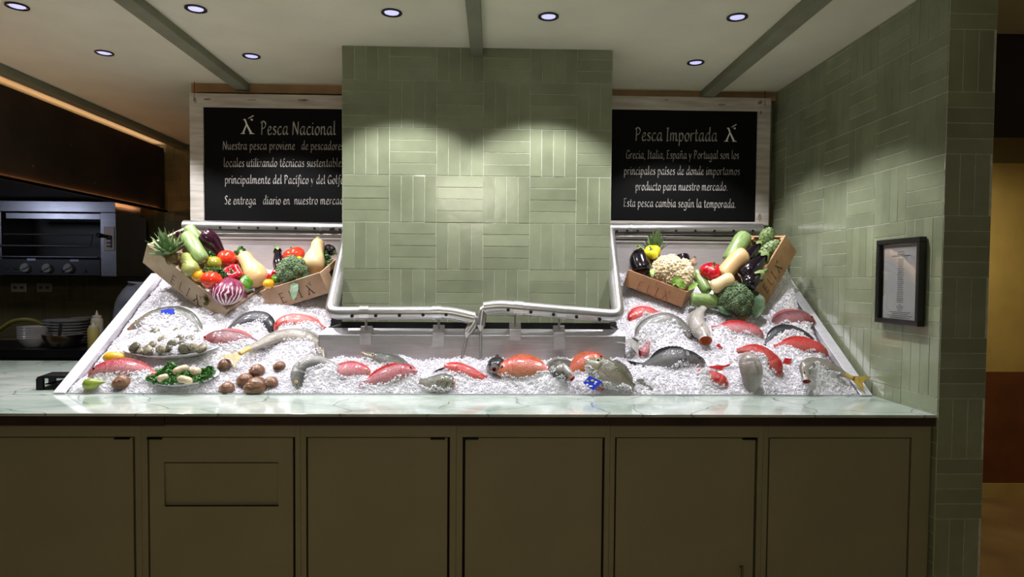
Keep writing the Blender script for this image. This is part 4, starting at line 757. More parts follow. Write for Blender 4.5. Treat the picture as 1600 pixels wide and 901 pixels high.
    if pect:
        i = int(.33*(K-1)); sd = 1 if S[i]@(EYE-Q[i]) > 0 else -1; bt = np.interp(us[i], hu, hb)*Hm; w = bt*thick*1.0; c = Q[i]-U[i]*bt*.15+S[i]*sd*w*.99; P0 = []; P1 = []; SS_ = []
        for k in np.linspace(-1, 1, 9): P0.append(c+U[i]*k*Hm*.06); P1.append(c+T_[i]*Hm*(.62-.16*k*k-.1*k)+U[i]*(k*Hm*.15-Hm*.12)+S[i]*sd*Hm*.03); SS_.append(S[i])
        finmesh('pectoral_fin', P0, P1, fin)
    return lab
RED = fish_mat('bright_red_skin', (212, 44, 40), (236, 120, 112), scale=.4); PINK = fish_mat('pink_snapper_skin', (206, 70, 84), (236, 176, 178), scale=.55); ROSE = fish_mat('dusky_rose_skin', (122, 66, 74), (206, 140, 144), head=(150, 76, 76), scale=.45)
ORNG = fish_mat('orange_red_skin', (220, 84, 62), (236, 164, 130), scale=.6); BASSM = fish_mat('grey_olive_skin', (78, 84, 76), (190, 186, 178), head=(150, 140, 118), scale=.4, lip=(206, 140, 124)); BASS2 = fish_mat('olive_bass_skin', (98, 100, 70), (206, 196, 180), scale=.5, head=(138, 136, 100), lip=(214, 168, 150))
STRP = fish_mat('striped_bass_skin', (104, 106, 96), (190, 188, 180), stripes=(38, 40, 40), blotch=(70, 66, 50), lip=(200, 120, 110)); DARK = fish_mat('slate_black_skin', (30, 32, 38), (74, 76, 82), scale=.2); DARK2 = fish_mat('dark_grey_skin', (30, 32, 36), (150, 148, 148), scale=.25)
GREY = fish_mat('silver_grey_skin', (104, 104, 102), (172, 170, 164), scale=.25); PALE = fish_mat('pale_silver_skin', (164, 158, 150), (214, 206, 198), scale=.2); SILV = fish_mat('silver_belly_skin', (150, 140, 132), (214, 208, 202), scale=.15, gill=False)
YTAIL = fish_mat('grey_yellow_skin', (140, 136, 124), (206, 196, 182), scale=.35, accent=(196, 166, 66)); GRPR = fish_mat('mottled_grouper_skin', (92, 98, 82), (190, 184, 168), blotch=(52, 56, 48), scale=.2, lip=(214, 150, 136))
CORAL = fish_mat('coral_pink_skin', (222, 104, 96), (238, 150, 140), head=(226, 70, 66), scale=.35); WINE = fish_mat('wine_pink_skin', (176, 54, 66), (224, 156, 160), scale=.45)
fR = mat('red_fin', (206, 50, 48), .3, coat=.4, var=(60, .25)); fP = mat('pink_fin', (206, 110, 110), .3, coat=.4, var=(60, .2)); fG = mat('grey_fin', (128, 126, 118), .3, coat=.4, var=(60, .25)); fD = mat('black_fin', (30, 30, 34), .3, coat=.4, var=(60, .25)); fY = mat('yellow_fin', (178, 152, 66), .3, coat=.4, var=(60, .2)); fO = mat('orange_fin', (222, 120, 76), .3, coat=.4, var=(60, .2))
RE = (190, 60, 40)
# left half
fish('grey sea bass curled round a heap of ice, small blue tag on its back', [(199, 515), (222, 503), (248, 493), (275, 491), (297, 500), (310, 516), (313, 532)], 30, BASSM, fG, 'bass', tail=None, tilt=50, anchor=(235, 530), eye=(190, 176, 130), eye_u=.13, dfin=(.5, .85, .3))
fish('pink snapper at the far left front, next to a yellow lemon', [(137, 589), (150, 582), (178, 577), (206, 578), (236, 582), (250, 588)], 33, PINK, fP, tilt=62, anchor=(185, 600), eye=(40, 20, 24))
fish('dusky rose snapper with red eye and pointed snout, right of the clam plate', [(312, 537), (326, 533), (350, 531), (372, 532), (395, 534), (408, 538)], 35, ROSE, fP, tilt=58, anchor=(350, 550), eye=RE, eye_r=.14)
fish('black skinned fish arched on the ice below the left crates', [(424, 522), (419, 508), (408, 500), (392, 500), (372, 508), (352, 520)], 32, DARK, fD, 'bass', tilt=50, anchor=(400, 528), dfin=(.5, .95, .25), pect=False, eye=(60, 60, 64))
fish('coral pink fish arched on the ice beside the left end of the steel trough', [(428, 516), (440, 507), (458, 503), (478, 503), (494, 507), (508, 514)], 30, CORAL, fR, tilt=55, anchor=(460, 520), eye=RE)
fish('long grey fish with yellow tail, arched over the ice before the trough', [(506, 563), (500, 546), (486, 531), (462, 524), (432, 527), (408, 541, .02), (390, 554, .045), (379, 563, .055)], 27, YTAIL, fG, 'bass', tail=1.8, tilt=48, anchor=(440, 548), tailcol=fY, dfin=(.12, .5, .2), pect=False, fill=(.1, .5))
fish('smooth grey fish bent head down at the front, left of the pink snappers', [(467, 610), (466, 596), (468, 583), (478, 572), (496, 568), (516, 572), (534, 577)], 33, GREY, fG, 'bass', tilt=52, anchor=(468, 612), thick=.7, flip=-1, eye_v=-.2)
fish('pink snapper facing right with pale cheek, nearest the smooth grey fish', [(580, 586), (568, 582), (548, 581), (528, 584), (511, 590), (502, 596)], 32, PINK, fP, tilt=62, anchor=(545, 598), eye=(210, 176, 120))
fish('red snapper facing right, head up beside the greenish grouper head', [(653, 580), (640, 581), (618, 585), (596, 591), (572, 599), (562, 604)], 34, WINE, fR, tilt=62, anchor=(615, 604), eye=(190, 70, 60), eye_r=.13)
fish('slim silver fish with raised snout in front of the steel trough', [(565, 551), (578, 558), (598, 563), (622, 568), (645, 575)], 25, BASSM, fG, 'bass', tilt=66, anchor=(600, 577), eye=(204, 186, 140), eye_u=.24, eye_r=.15, mouth=.2, dfin=(.5, .9, .2))
fish('greenish mottled grouper head with open mouth at the front edge', [(711, 599), (700, 598), (684, 600), (668, 599), (655, 596)], 33, GRPR, fG, 'grouper', tilt=68, anchor=(685, 612), mouth=.42, eye=(206, 190, 120), eye_u=.33, eye_r=.13, eye_v=.3, dorsal=False)
fish('bright red fish with scaly side lying below the bent pipe ends', [(694, 571), (706, 575), (722, 580), (740, 586), (757, 592), (765, 596)], 26, RED, fR, 'grouper', tilt=60, anchor=(722, 594), eye=RE, eye_side=(), dorsal=False, tail=None)
fish('dark grey fish facing the viewer head on, pink mouth, right of the pipe ends', [(772, 583, .05), (774, 576, .02), (779, 567, -.05), (787, 560, -.12), (796, 560, -.18)], 34, DARK2, fD, 'grouper', up=(0, .55, .85), tilt=60, anchor=(775, 590), mouth=.22, thick=.9, eye_side=(1, -1), eye=(70, 70, 72), fill=None)
fish('orange red snapper facing left, deep body, before the right trough', [(776, 583), (789, 580), (808, 578), (828, 577), (850, 578), (866, 580)], 44, ORNG, fO, tilt=64, anchor=(820, 599), eye=(120, 100, 60), tail=None)
fish('grey green grouper with striped flank, gaping mouth turned down', [(893, 598, .05), (884, 590, .04), (872, 580, .02), (876, 570, -.03), (896, 567, -.06), (920, 562, -.08)], 33, STRP, fG, 'grouper', tilt=58, anchor=(878, 602), mouth=.32, eye=(70, 66, 50), eye_u=.13)
fish('orange fish lying crosswise behind the olive sea bass', [(947, 562), (930, 566), (912, 572), (898, 578), (886, 586)], 38, fish_mat('vivid_orange_skin', (226, 92, 60), (240, 140, 84), scale=.5), fO, tilt=64, anchor=(915, 594), lift=-.02, dorsal=True, eye=RE)
bt = fish('large olive sea bass with raised gaping snout, blue card before it', [(915, 562), (924, 569), (938, 577), (955, 586), (974, 596), (990, 606)], 46, BASS2, fG, 'bass', tilt=66, anchor=(945, 608), lift=.03, mouth=.20, eye=(196, 190, 170), eye_u=.22, eye_r=.13, eye_v=.5, dfin=(.45, .95, .3))
fish('small red fish tail end poking out below the blue card', [(940, 612), (937, 606), (932, 600), (928, 594)], 19, WINE, fR, 'bass', tilt=66, anchor=(938, 614), dorsal=False, pect=False, eye=RE, group='fish partly buried in ice', fill=None)
# right half
fish('red fish half sunk in ice just below the cardboard coloured crate', [(986, 506), (992, 496), (1003, 489), (1018, 488), (1034, 490)], 27, RED, fR, tilt=55, anchor=(1005, 502), eye=RE)
fish('silver grey fish arched like a bow, dark snout beside the orange mouth', [(1078, 527), (1072, 516), (1058, 506), (1040, 501), (1018, 507), (1002, 520, .02), (994, 534, .05), (989, 541, .06)], 31, GREY, fG, 'bass', tail=1.9, tilt=50, anchor=(1055, 535), lift=.01, eye=(60, 60, 60), eye_u=.08, flip=1, pect=False)
fish('pale silver fish hanging head down with wide orange mouth', [(1099, 541, .05), (1097, 530, .035), (1092, 517, .01), (1088, 503), (1092, 490), (1100, 480)], 31, PALE, fG, 'grouper', tilt=48, anchor=(1098, 548), mouth=.66, mm=OMOUTH, thick=.7, flip=-1, eye_u=.3, eye_v=.1, eye=(206, 190, 120), fill=None)
fish('short pink fish piece with open red end, left of the black fish', [(1003, 559), (1005, 550), (1008, 541), (1013, 533)], 21, WINE, fP, 'grouper', tilt=52, anchor=(1004, 562), mouth=.42, dorsal=False, pect=False, eye_r=.05, eye=RE, group='fish partly buried in ice', fill=None)
fish('black and slate fish with thick head facing right, front of the right bed', [(1102, 567), (1092, 564), (1072, 562), (1048, 563), (1022, 568), (1003, 573)], 40, DARK2, fD, 'bass', tail=1.0, tilt=62, anchor=(1060, 582), eye=(60, 60, 58), tailcol=fD, eye_v=.3)
fish('small red fish pointing right and down with whitish snout, before the black fish', [(1137, 603), (1128, 597), (1115, 591), (1100, 585), (1090, 580)], 26, RED, fR, 'grouper', tilt=62, anchor=(1118, 608), eye=(220, 190, 170), dorsal=False, fill=(.5, 1))
fish('pink snapper facing right, mid of the right ice bed below the broccoli', [(1194, 526), (1184, 522), (1166, 518), (1146, 515), (1124, 513), (1112, 512)], 33, PINK, fR, tilt=56, anchor=(1160, 534), eye=(196, 130, 80))
fish('wine pink snapper with large red eye, topmost by the right side panel', [(1275, 504), (1264, 501), (1248, 498), (1228, 499), (1209, 506), (1200, 512)], 32, ROSE, fP, tilt=56, anchor=(1245, 514), eye=RE, eye_r=.15)
fish('black fish arched over ice between the two right snappers', [(1272, 530), (1252, 521), (1234, 517), (1216, 520), (1202, 530), (1196, 540)], 22, DARK, fD, 'bass', tilt=52, anchor=(1200, 540), pect=False, eye=(50, 50, 50))
fish('red snapper with pointed mouth, resting against the right side panel', [(1295, 556), (1283, 550), (1264, 544), (1242, 540), (1222, 540), (1210, 542)], 33, RED, fR, tilt=58, anchor=(1265, 563), eye=(150, 130, 90))
fish('bright red fish curved downwards, head low, in front of the silver belly', [(1219, 588), (1211, 576), (1200, 563), (1184, 552), (1166, 547), (1152, 548)], 36, RED, fR, tilt=56, anchor=(1205, 594), eye=(150, 120, 100), dfin=(.4, .9, .14), fill=(.3, .7))
fish('silver fish standing upright in the ice, belly towards the viewer', [(1167, 556, .0), (1168, 570, .03), (1171, 585, .03), (1174, 602, .0), (1175, 618, -.03)], 37, SILV, fG, 'grouper', tilt=58, anchor=(1172, 606), mouth=.5, mm=mat('grey_gill_flesh', (128, 110, 104), .4), dorsal=False, thick=.75, lift=.015, eye_r=.06, fill=None)
fish('grey fish with gaping red mouth facing the viewer, yellow tail over the rim', [(1255, 601, .04), (1254, 588, .03), (1257, 576, .02), (1270, 570, .0), (1292, 574, .0), (1313, 582, .0), (1332, 592, .01)], 25, YTAIL, fG, 'bass', tail=1.9, tilt=58, anchor=(1254, 606), mouth=.5, tailcol=fY, lift=.015, flip=1, thick=.8, eye_side=(1, -1), dfin=(.4, .9, .2), eye=(90, 80, 60), fill=(.35, .75))
# loose fins sticking out of the ice
def loose_fin(label, pts, m, th=.004, anchor=None, tilt=60):
    a = math.radians(tilt); n = np.array((0, -math.sin(a), math.cos(a))); A = ice_hit(*(anchor or max(pts, key=lambda p: p[1])))+n*.004
    P = [hit(px, py, n, A) for px, py in pts]; tag(MB().prism(P, n*th).build('fish_tail', m, smooth=False, bevel=.001), label, 'fish tail', 'fish tails poking out of the ice')
loose_fin('small grey forked tail in the ice right of the olive sea bass', [(994, 593), (1000, 591.5), (1008, 593), (1003, 596), (1010, 600), (1019, 606), (1021, 609), (1016, 608), (1008, 602), (1000, 598), (995, 596)], fG)
loose_fin('red forked tail above the small red fish, right of the black fish', [(1106, 573), (1120, 570.5), (1132, 571), (1145, 566), (1138, 572), (1128, 575.5), (1131, 579), (1122, 577), (1110, 575)], fR)
loose_fin('tiny red fin tip in the ice below the orange mouthed fish', [(1119, 539), (1123, 536), (1126, 540), (1129, 545), (1124, 543), (1120, 542)], fR)
loose_fin('short red tail stub in the ice above the gaping red mouth', [(1222, 567), (1226, 559), (1238, 561), (1234, 565), (1237, 569), (1228, 569)], fR)
loose_fin('grey fin standing up against the right side panel', [(1285, 545), (1289, 537), (1296, 534.5), (1291, 538), (1296, 538), (1290, 541), (1295, 542), (1290, 547)], fG)
loose_fin('thin dark tail strip left of the bright red scaly fish', [(676, 582), (684, 577), (694, 573.5), (696, 575), (688, 579), (680, 583)], fD)
loose_fin('pointed red tail in the ice behind the arched coral fish', [(490, 497), (496, 499), (503, 506), (504, 511), (498, 506)], fR)
loose_fin('dark pointed fin raised behind the olive sea bass', [(924, 556), (934, 551), (948, 546.5), (946, 552), (938, 556), (930, 559)], fD)
build_ice()
# tags
BLU = mat('royal_blue_card', (34, 54, 176), .75, spec=.2); WHT = mat('white_print', (226, 228, 232), .5)
def card(label, quad, marks=(), fish_px=None, tilt=60, lift=.03, anchor=None):
    a = math.radians(tilt); n = np.array((0, -math.sin(a), math.cos(a))); A = ice_hit(*(anchor or quad[2]))+n*lift; P = [hit(px, py, n, A) for px, py in quad]
    t = thing('fish_tag', label, 'tag', P[2], 'blue tags on the fish'); MB().prism(P, n*.0012).build('card', BLU, t, smooth=False)
    for poly, m in marks: MB().add([hit(px, py, n, A+n*.0022) for px, py in poly], [tuple(range(len(poly)))]).build('print', m, t, smooth=False, recalc=False)
def blob(cx, cy, rx, ry, n=10): return [(cx+rx*math.cos(k), cy+ry*math.sin(k)) for k in np.arange(n)/n*6.283]
YEL = mat('yellow_green_print', (176, 186, 90), .5)
card('blue square card with white print before the olive sea bass', [(921, 587), (941, 596.5), (927, 610), (911, 598)], [(blob(918, 595, 1.6, 1.2), YEL), (blob(925.5, 594, 2.6, 1.7), YEL), (blob(931, 596.5, 2.2, 1.5), WHT), (blob(917.5, 600.5, 1.8, 1.5), WHT), (blob(923, 603, 3.0, 1.3), WHT), (blob(929.5, 599.3, 1.4, .9), WHT)], lift=.045)
card('small plain blue tag on the back of the curled sea bass', [(251, 484), (272, 482), (273, 490.5), (252, 489)], lift=.028, tilt=50, anchor=(235, 530))
# ================================================================ SHELLS, PLATES, FRUIT ON THE ICE
SHELL = mat('brown_snail_shell', (150, 108, 78), .32, var=(14, .45, (1, 1, 4)), rgb2=(70, 44, 30), coat=.35, bump=(34, .5)); SHL2 = mat('pale_shell_lip', (170, 128, 96), .4)
def snail(px, py, r_px, label, seed):
    R_ = random.Random(seed); p = ice_hit(px, py+r_px*.75); s = p[1]/F; r = r_px*s; c = p+np.array((0, .25*r, r*.72)); t = thing('sea_snail', label, 'sea snail', (c[0], c[1], c[2]-r), 'brown sea snails on the ice')
    an = R_.uniform(-.6, .6); ax = unit((math.sin(an), -.55, .5)); u = unit(np.cross(ax, (0, 0, 1))); w = np.cross(u, ax)
    mb = MB(); Pth = []; rr = []
    for k in np.linspace(0, 1, 46):
        a = -k*2*math.pi*2.4+R_.random()*0; q = math.exp(-1.7*k); Pth.append(c+(u*math.cos(a)+w*math.sin(a))*r*.50*q+ax*r*.72*(k**.8)*.9-ax*r*.2); rr.append(r*.62*q)
    mb.tube(Pth, rr, 14); mb.ball(c-ax*r*.1, (r*.86, r*.8, r*.7), np.array([u, w, ax]), 18, 10); mb.build('shell', SHELL, t, angle=180)
    mb = MB(); cc = Pth[0]+unit(Pth[0]-Pth[1])*rr[0]*.35; mb.ball(cc, (rr[0]*.7, rr[0]*.5, rr[0]*.3), np.array([u, w, ax]), 14, 8); mb.build('aperture', SHL2, t)
for i, (px, py, r, lab) in enumerate([(190.5, 596, 15, 'brown sea snail alone at the far left, below the pink snapper'), (349, 569, 13, 'brown sea snail beside the yellow tail fin'), (402, 578, 13.5, 'brown sea snail at the top of the heap of snails'), (381, 593, 15, 'brown sea snail in the middle left of the heap'), (353, 606, 14, 'brown sea snail at the front left of the heap, on the tray edge'), (400, 602, 19, 'largest brown sea snail at the front of the heap'), (423, 597, 13, 'brown sea snail at the right side of the heap'), (436, 571.5, 11, 'small brown sea snail apart from the heap, up to its right')]): snail(px, py, r, lab, i)
CLAM = mat('grey_green_clam_shell', (112, 108, 86), .35, var=(70, .4, (1, 1, 3)), rgb2=(60, 58, 46), coat=.3); CLM2 = mat('pale_clam_shell', (164, 156, 130), .35, var=(70, .35), rgb2=(92, 86, 68), coat=.3)
CLMI = mat('dark_clam_gap', (72, 62, 44), .5)
DISH = mat('white_porcelain', (226, 226, 230), .12, coat=.3)
def dish(label, c, rx, ry, tiltx, tilty, h, grp):
    ax = np.eye(3); cx, sx = math.cos(tiltx), math.sin(tiltx); X = np.array((math.cos(tilty), 0, math.sin(tilty))); Y = np.array((0, cx, sx)); Z = np.cross(X, Y); mb = MB(); R = []
    for f, z in ((.0, 0), (.55, 0), (.75, .3), (1, 1), (1.0, 1.06), (.96, 1.03), (.72, .42), (.5, .12), (.0, .12)):
        R.append([c+X*rx*max(f, 1e-4)*math.cos(a)+Y*ry*max(f, 1e-4)*math.sin(a)+Z*h*z for a in np.arange(56)*2*math.pi/56])
    mb.rings(R, False, False); o = mb.build('dish', DISH, loc=c, angle=60); tag(o, label, 'dish', grp); return X, Y, Z
c = ice_hit(262, 566)+np.array((.0, .11, .045)); X, Y, Z = dish('long white oval dish heaped with ice and clams', c, .262, .135, .44, .03, .05, 'white oval dishes in the ice')
# ice heap on the dish
mb = MB()
for i in range(3400):
    a = random.uniform(0, 6.283); f = math.sqrt(random.random())*.93; p = c+X*.25*f*math.cos(a)+Y*(.02+.15*f*math.sin(a))+Z*(.048+.03*(1-f*f)+random.uniform(-.004, .006)); q, _ = np.linalg.qr(rng.normal(size=(3, 3))); mb.obox(p, q, (-.006, -.005, -.0035), (.006*random.uniform(.5, 1.2), .005, .0035*random.uniform(.5, 1.4)))
for rr in (1,): mb.ball(c+Y*.02+Z*.042, (.24, .138, .034), np.array([X, Y, Z]), 40, 12)
tag(mb.build('ice_heap', ICE, smooth=False, recalc=False, loc=c), 'small heap of crushed ice in the clam dish', 'ice', kind='stuff')
clams = [(242, 517.5, 6.5, 0, 'clam lying highest up left, near the sea bass head'), (277, 517, 6.5, 1, 'clam standing up at the top of the ice heap'), (308, 519.5, 5, 0, 'small clam by the curled bass tail'), (210.5, 542, 9, 0, 'clam at the far left of the dish'), (230.5, 546, 8.5, 1, 'ridged pale clam, second from the left at the front'), (239, 538, 6.5, 1, 'round pale clam behind the ridged one'), (255.5, 531, 8.5, 1, 'large pale clam in the middle of the dish'), (219, 548, 5, 1, 'little pale clam between two clams at the left front'), (252, 545, 7.5, 1, 'whitish clam flat at the front middle'), (262, 544.5, 6.5, 0, 'dark clam on edge at the front middle'), (270, 537, 8, 0, 'greenish clam below the one with an orange tint'), (281, 529.5, 7.5, 0, 'clam with an orange tint in the upper right'), (288, 543, 9, 0, 'grey clam at the front right'), (297, 529, 7, 0, 'dark clam leaning at the right end of the ice'), (300.5, 541, 6.5, 1, 'pale clam between the grey one and the oval one'), (315, 543.5, 9, 1, 'oval pale clam at the right rim of the dish'), (285, 535.5, 6, 0, 'small dark clam behind the grey one')]
for i, (px, py, r, k, lab) in enumerate(clams):
    nn = np.cross(X, Y); p = hit(px, py, nn, c+Z*.074); s = p[1]/F; r_ = r*s*1.08; R_ = random.Random(i+40); q = unit((R_.uniform(-.5, .5), -.75, R_.uniform(.4, .9))); u = unit(np.cross(q, (0, 0, 1))); u = unit(u+np.array((0, 0, R_.uniform(-.6, .6)))); u = unit(u-(u@q)*q); w = np.cross(q, u)
    mb = MB()
    for sgn in (1, -1):
        R = []
        gp = .10+.05*(i % 3)
        for z, f in ((gp, 1), (gp+.1, .98), (gp+.2, .86), (gp+.3, .62), (gp+.36, .34), (gp+.38, .03)):
            sh = (1-f)*.75
            R.append([p+u*r_*(f*math.cos(a)*(.98+.05*math.cos(22*a*.5)**2-.12*math.cos(a)))+w*r_*(f*math.sin(a)*.9-sh*.6+.12)+q*r_*(z+.06*f*math.sin(6*z))*sgn for a in np.arange(32)*2*math.pi/32])
        mb.rings(R, True, True)
    mb.ball(p, (r_*.8, r_*.72, r_*.13), np.array([u, w, q]), 16, 6, mi=1)
    tag(mb.build('clam', [CLM2 if k else CLAM, CLMI], loc=p, angle=180), lab, 'clam', 'clams on the ice dish')
PARS = mat('curly_parsley', (92, 150, 66), .5, var=(60, .4), rgb2=(52, 104, 44)); KALE = mat('kale_leaf', (104, 152, 88), .5, var=(60, .35), rgb2=(58, 108, 60))
def clump(mb, c, r, n, size, seed=0, flat=1.0):
    """many small curled leaf patches"""
    R_ = np.random.default_rng(seed)
    for i in range(n):
        d = R_.normal(size=3); d /= np.linalg.norm(d); d[2] = abs(d[2])*flat; p = np.asarray(c)+d*np.asarray(r)*R_.uniform(.55, 1.0); q, _ = np.linalg.qr(R_.normal(size=(3, 3))); s = size*R_.uniform(.6, 1.2); cv = R_.uniform(-.6, .6, 4); vs = []
        for a in (-1, 0, 1):
            for b in (-1, 0, 1): vs.append(p+q[0]*a*s*(1-.25*b*b)+q[1]*b*s*(1-.25*a*a)+q[2]*s*(cv[0]*a*a+cv[1]*b*b+cv[2]*a*b+.5*R_.uniform(-1, 1)))
        mb.add(vs, [(k, k+1, k+4, k+3) for k in (0, 1, 3, 4)])
    return mb
c2 = ice_hit(283, 603)+np.array((0, .05, .012)); X2_, Y2_, Z2_ = dish('white dish of parsley and pale shellfish pieces at the front left', c2, .165, .085, .40, .05, .035, 'white oval dishes in the ice')
mb = MB()
for k, (px, py) in enumerate([(240, 592), (250, 597), (262, 598), (275, 596), (300, 588), (318, 583), (324, 590), (308, 595), (268, 585), (255, 584), (290, 582), (247, 585), (290, 592), (326, 580)]): clump(mb, hit(px, py, np.cross(X2_, Y2_), c2+Z2_*.04), (.028, .028, .026), 42, .009, k)
for k, (px, py) in enumerate([(268, 575), (262, 579), (275, 580)]): clump(mb, hit(px, py, np.cross(X2_, Y2_), c2+Z2_*.045), (.024, .024, .026), 40, .009, 50+k)
tag(mb.build('parsley', PARS, smooth=False, recalc=False), 'bed of curly green parsley in the white dish at the front', 'parsley', kind='stuff')
SCAL = mat('ivory_shellfish_meat', (226, 206, 170), .3, var=(30, .15), coat=.4, sss=.15)
for px, py, px2, py2, r, lab in ((246, 594, 264, 589, 5.5, 'ivory shellfish piece at the left of the parsley dish'), (270, 583, 296, 574, 6, 'long ivory shellfish piece at the back of the parsley dish'), (300, 580, 313, 583, 6.5, 'ivory shellfish piece at the right of the parsley dish'), (278, 592, 300, 597, 6, 'ivory shellfish piece at the front of the parsley dish')):
    nn = np.cross(X2_, Y2_); a, b = hit(px, py, nn, c2+Z2_*.062), hit(px2, py2, nn, c2+Z2_*.062); m_ = (a+b)/2+Z2_*.006; s = a[1]/F*r; P = spline([a, m_, b], 14); tag(MB().tube(P, [s*x for x in (.25, .7, .9, 1, 1.02, 1, .96, .95, .97, 1, 1, .9, .65, .2)], 14).build('shellfish_piece', SCAL, angle=180), lab, 'shellfish', 'ivory shellfish on parsley')
pk = hit(236, 589, np.cross(X2_, Y2_), c2+Z2_*.05); tag(MB().tube(spline([pk, pk+np.array((.01, 0, .015)), pk+np.array((.022, .01, .02))], 8), [.003, .007, .009, .009, .009, .008, .006, .003], 10).build('prawn_piece', mat('pink_prawn', (222, 120, 110), .3, coat=.4)), 'small pink prawn piece at the left tip of the parsley dish', 'prawn')
# ================================================================ WOODEN CRATES
def wood(name, rgb, dark):
    return mat(name, rgb, .62, var=(7, .2, (1, 1, 1)), rgb2=dark, bump=(60, .08))
PINE = wood('pale_pine', (204, 184, 154), (178, 152, 120)); PINE2 = wood('pine_board', (190, 160, 130), (164, 132, 102)); KRAFT = wood('tan_board', (164, 120, 84), (146, 104, 72)); OAK = wood('amber_board', (178, 142, 100), (152, 116, 76)); INK = mat('burnt_letter', (58, 42, 30), .7); INK2 = mat('faded_burnt_letter', (120, 80, 54), .7)
CR_ = {}
def crate(key, label, o, x, y, z, L, W, H, wd, ink, a0, a1, b0, b1, hole=None, nest=None):
    o, x = np.array(o), unit(x); z = np.array(z, float); z = unit(z-(z@x)*x); y = np.cross(z, x); t = .012; ax = np.array([x, y, z])
    cen = o+x*L/2+y*W/2; base = min([o+x*L*i+y*W*j-z*H for i in (0, 1) for j in (0, 1)], key=lambda p: p[2])
    th = thing('wooden_crate', label, 'crate', base, 'wooden crates of vegetables'); CR_[key] = (cen, x, y, z)
    for nm, lo, hi in (('front_board', (0, 0, -H), (L, t, 0)), ('back_board', (0, W-t, -H), (L, W, 0)), ('end_board', (0, t, -H), (t, W-t, -.004)), ('end_board', (L-t, t, -H), (L, W-t, -.004)), ('base_board', (t, t, -H), (L-t, W-t, -H+.008))):
        b = MB().obox(o, ax, lo, hi).build(nm, wd, th, smooth=False, bevel=.0025)
        if nm == 'front_board':
            q = lambda a, b_: o+x*a*L-z*b_*H-y*.0009
            w4 = (a1-a0)*L; lh = (b1-b0)*H; xh = lh/1.6
            for i, ch in enumerate('ELI'):
                mb = MB(); wch = w4*(.17 if ch != 'I' else .11); lettering(mb, ch, q(a0, b1)+x*w4*(0, .29, .56)[i], x, z, xh, wch, .05, .09); mb.build('letter', ink, b, smooth=False, recalc=False)
            mb = MB(); logo(mb, q(a0, b1)+x*w4*.80, x, z, lh*.95); mb.build('emblem', ink, b, smooth=False, recalc=False)
            mb = MB(); 
            for k in range(10):
                p = q(a0, b1)+x*w4*(.28+.062*k)-z*lh*.36; mb.obox(p, ax, (-.003, -.0002, -.004), (-.0018, .0002, .004)); mb.obox(p, ax, (-.003, -.0002, (.003 if k % 2 else -.004)), (.002, .0002, (.004 if k % 2 else -.003)))
            mb.build('small_print', INK2, b, smooth=False, recalc=False)
    for i, (xx, yy) in enumerate(((t, t), (L-t-.018, t), (t, W-t-.018), (L-t-.018, W-t-.018))):
        MB().obox(o, ax, (xx, yy, -H+.008), (xx+.018, yy+.018, -.006)).build('corner_post', wd, th, smooth=False, bevel=.002)
    if hole: MB().obox(o, ax, (L-.0015, W*.36, -H*.55), (L+.0008, W*.66, -H*.28)).build('hand_hole', mat('dark_hand_hole', (14, 10, 8), .9), th, smooth=False)
    return th
crate(1, 'long pale wooden crate of vegetables tipped forward at the far left', (-1.8697, 3.6984, 1.6724), (.7807, -.0777, -.62), (.4133, .8084, .419), (.4687, -.5834, .6633), .568, .307, .15, PINE, INK, .347, .70, .42, .84)
crate(2, 'pale wooden crate with a hand hole, holding broccoli, left of the column', (-1.2897, 3.7606, 1.4165), (.9197, -.2756, .2797), 0, (-.3544, -.2763, .8933), .3866, .2728, .1238, PINE2, INK, .253, .80, .36, .82, hole=True)
crate(3, 'tan crate holding cauliflower, right of the column', (.7686, 3.7946, 1.556), (.8549, -.3874, -.3451), 0, (.2614, -.253, .9315), .3518, .2521, .0936, KRAFT, INK2, .23, .76, .42, .92)
crate(4, 'amber wooden crate of eggplants standing steeply on end by the right wall', (1.4343, 3.6575, 1.4485), (.5624, .2902, .7743), 0, (-.6497, -.4241, .6309), .4003, .2413, .145, OAK, INK, .15, .60, .34, .74)
PL = {}
for k, n in ((1, CR_[1][3]), (2, unit((0, -.8, .6))), (3, unit((0, -.8, .6))), (4, unit((-.25, -.75, .6)))): PL[k] = (CR_[k][0], n)
def V(k, px, py, h=0.): return hit(px, py, PL[k][1], PL[k][0]+PL[k][1]*h)
def PX(p): return p[1]/F     # metres per picture point at p
# ================================================================ VEGETABLES
GSTEM = mat('green_stem', (112, 134, 66), .5, var=(40, .3)); AUB = mat('black_purple_skin', (26, 14, 26), .12, coat=.7, var=(8, .4), rgb2=(16, 9, 16)); AUB2 = mat('wine_purple_skin', (66, 26, 44), .14, coat=.7, var=(8, .35), rgb2=(42, 16, 30))
CALYX = mat('pale_green_calyx', (148, 164, 104), .55, var=(40, .3), rgb2=(108, 128, 72))
def zuc_mat(name, rgb, rgb2): return mat(name, rgb, .35, coat=.25, var=(1, .2, (5, 46, 1)), rgb2=rgb2, bump=(3, .06), coord='UV')
ZUC = zuc_mat('pale_zucchini_skin', (140, 164, 100), (98, 128, 66)); ZUC2 = zuc_mat('light_zucchini_skin', (152, 174, 114), (114, 142, 80)); CUT = mat('zucchini_cut_end', (206, 204, 150), .5)
BUT = mat('butternut_skin', (222, 186, 132), .42, coat=.15, var=(7, .08), rgb2=(206, 164, 108)); BUT2 = mat('pale_butternut_skin', (226, 200, 152), .42, coat=.15, var=(7, .08), rgb2=(214, 182, 130))
TOM = mat('red_tomato_skin', (214, 44, 26), .12, coat=.6, var=(5, .12), rgb2=(226, 66, 34)); YTOM = mat('yellow_orange_skin', (228, 164, 28), .15, coat=.5, var=(6, .1)); GTOM = mat('green_orange_skin', (116, 146, 52), .15, coat=.5, var=(7, .2), rgb2=(188, 150, 50))
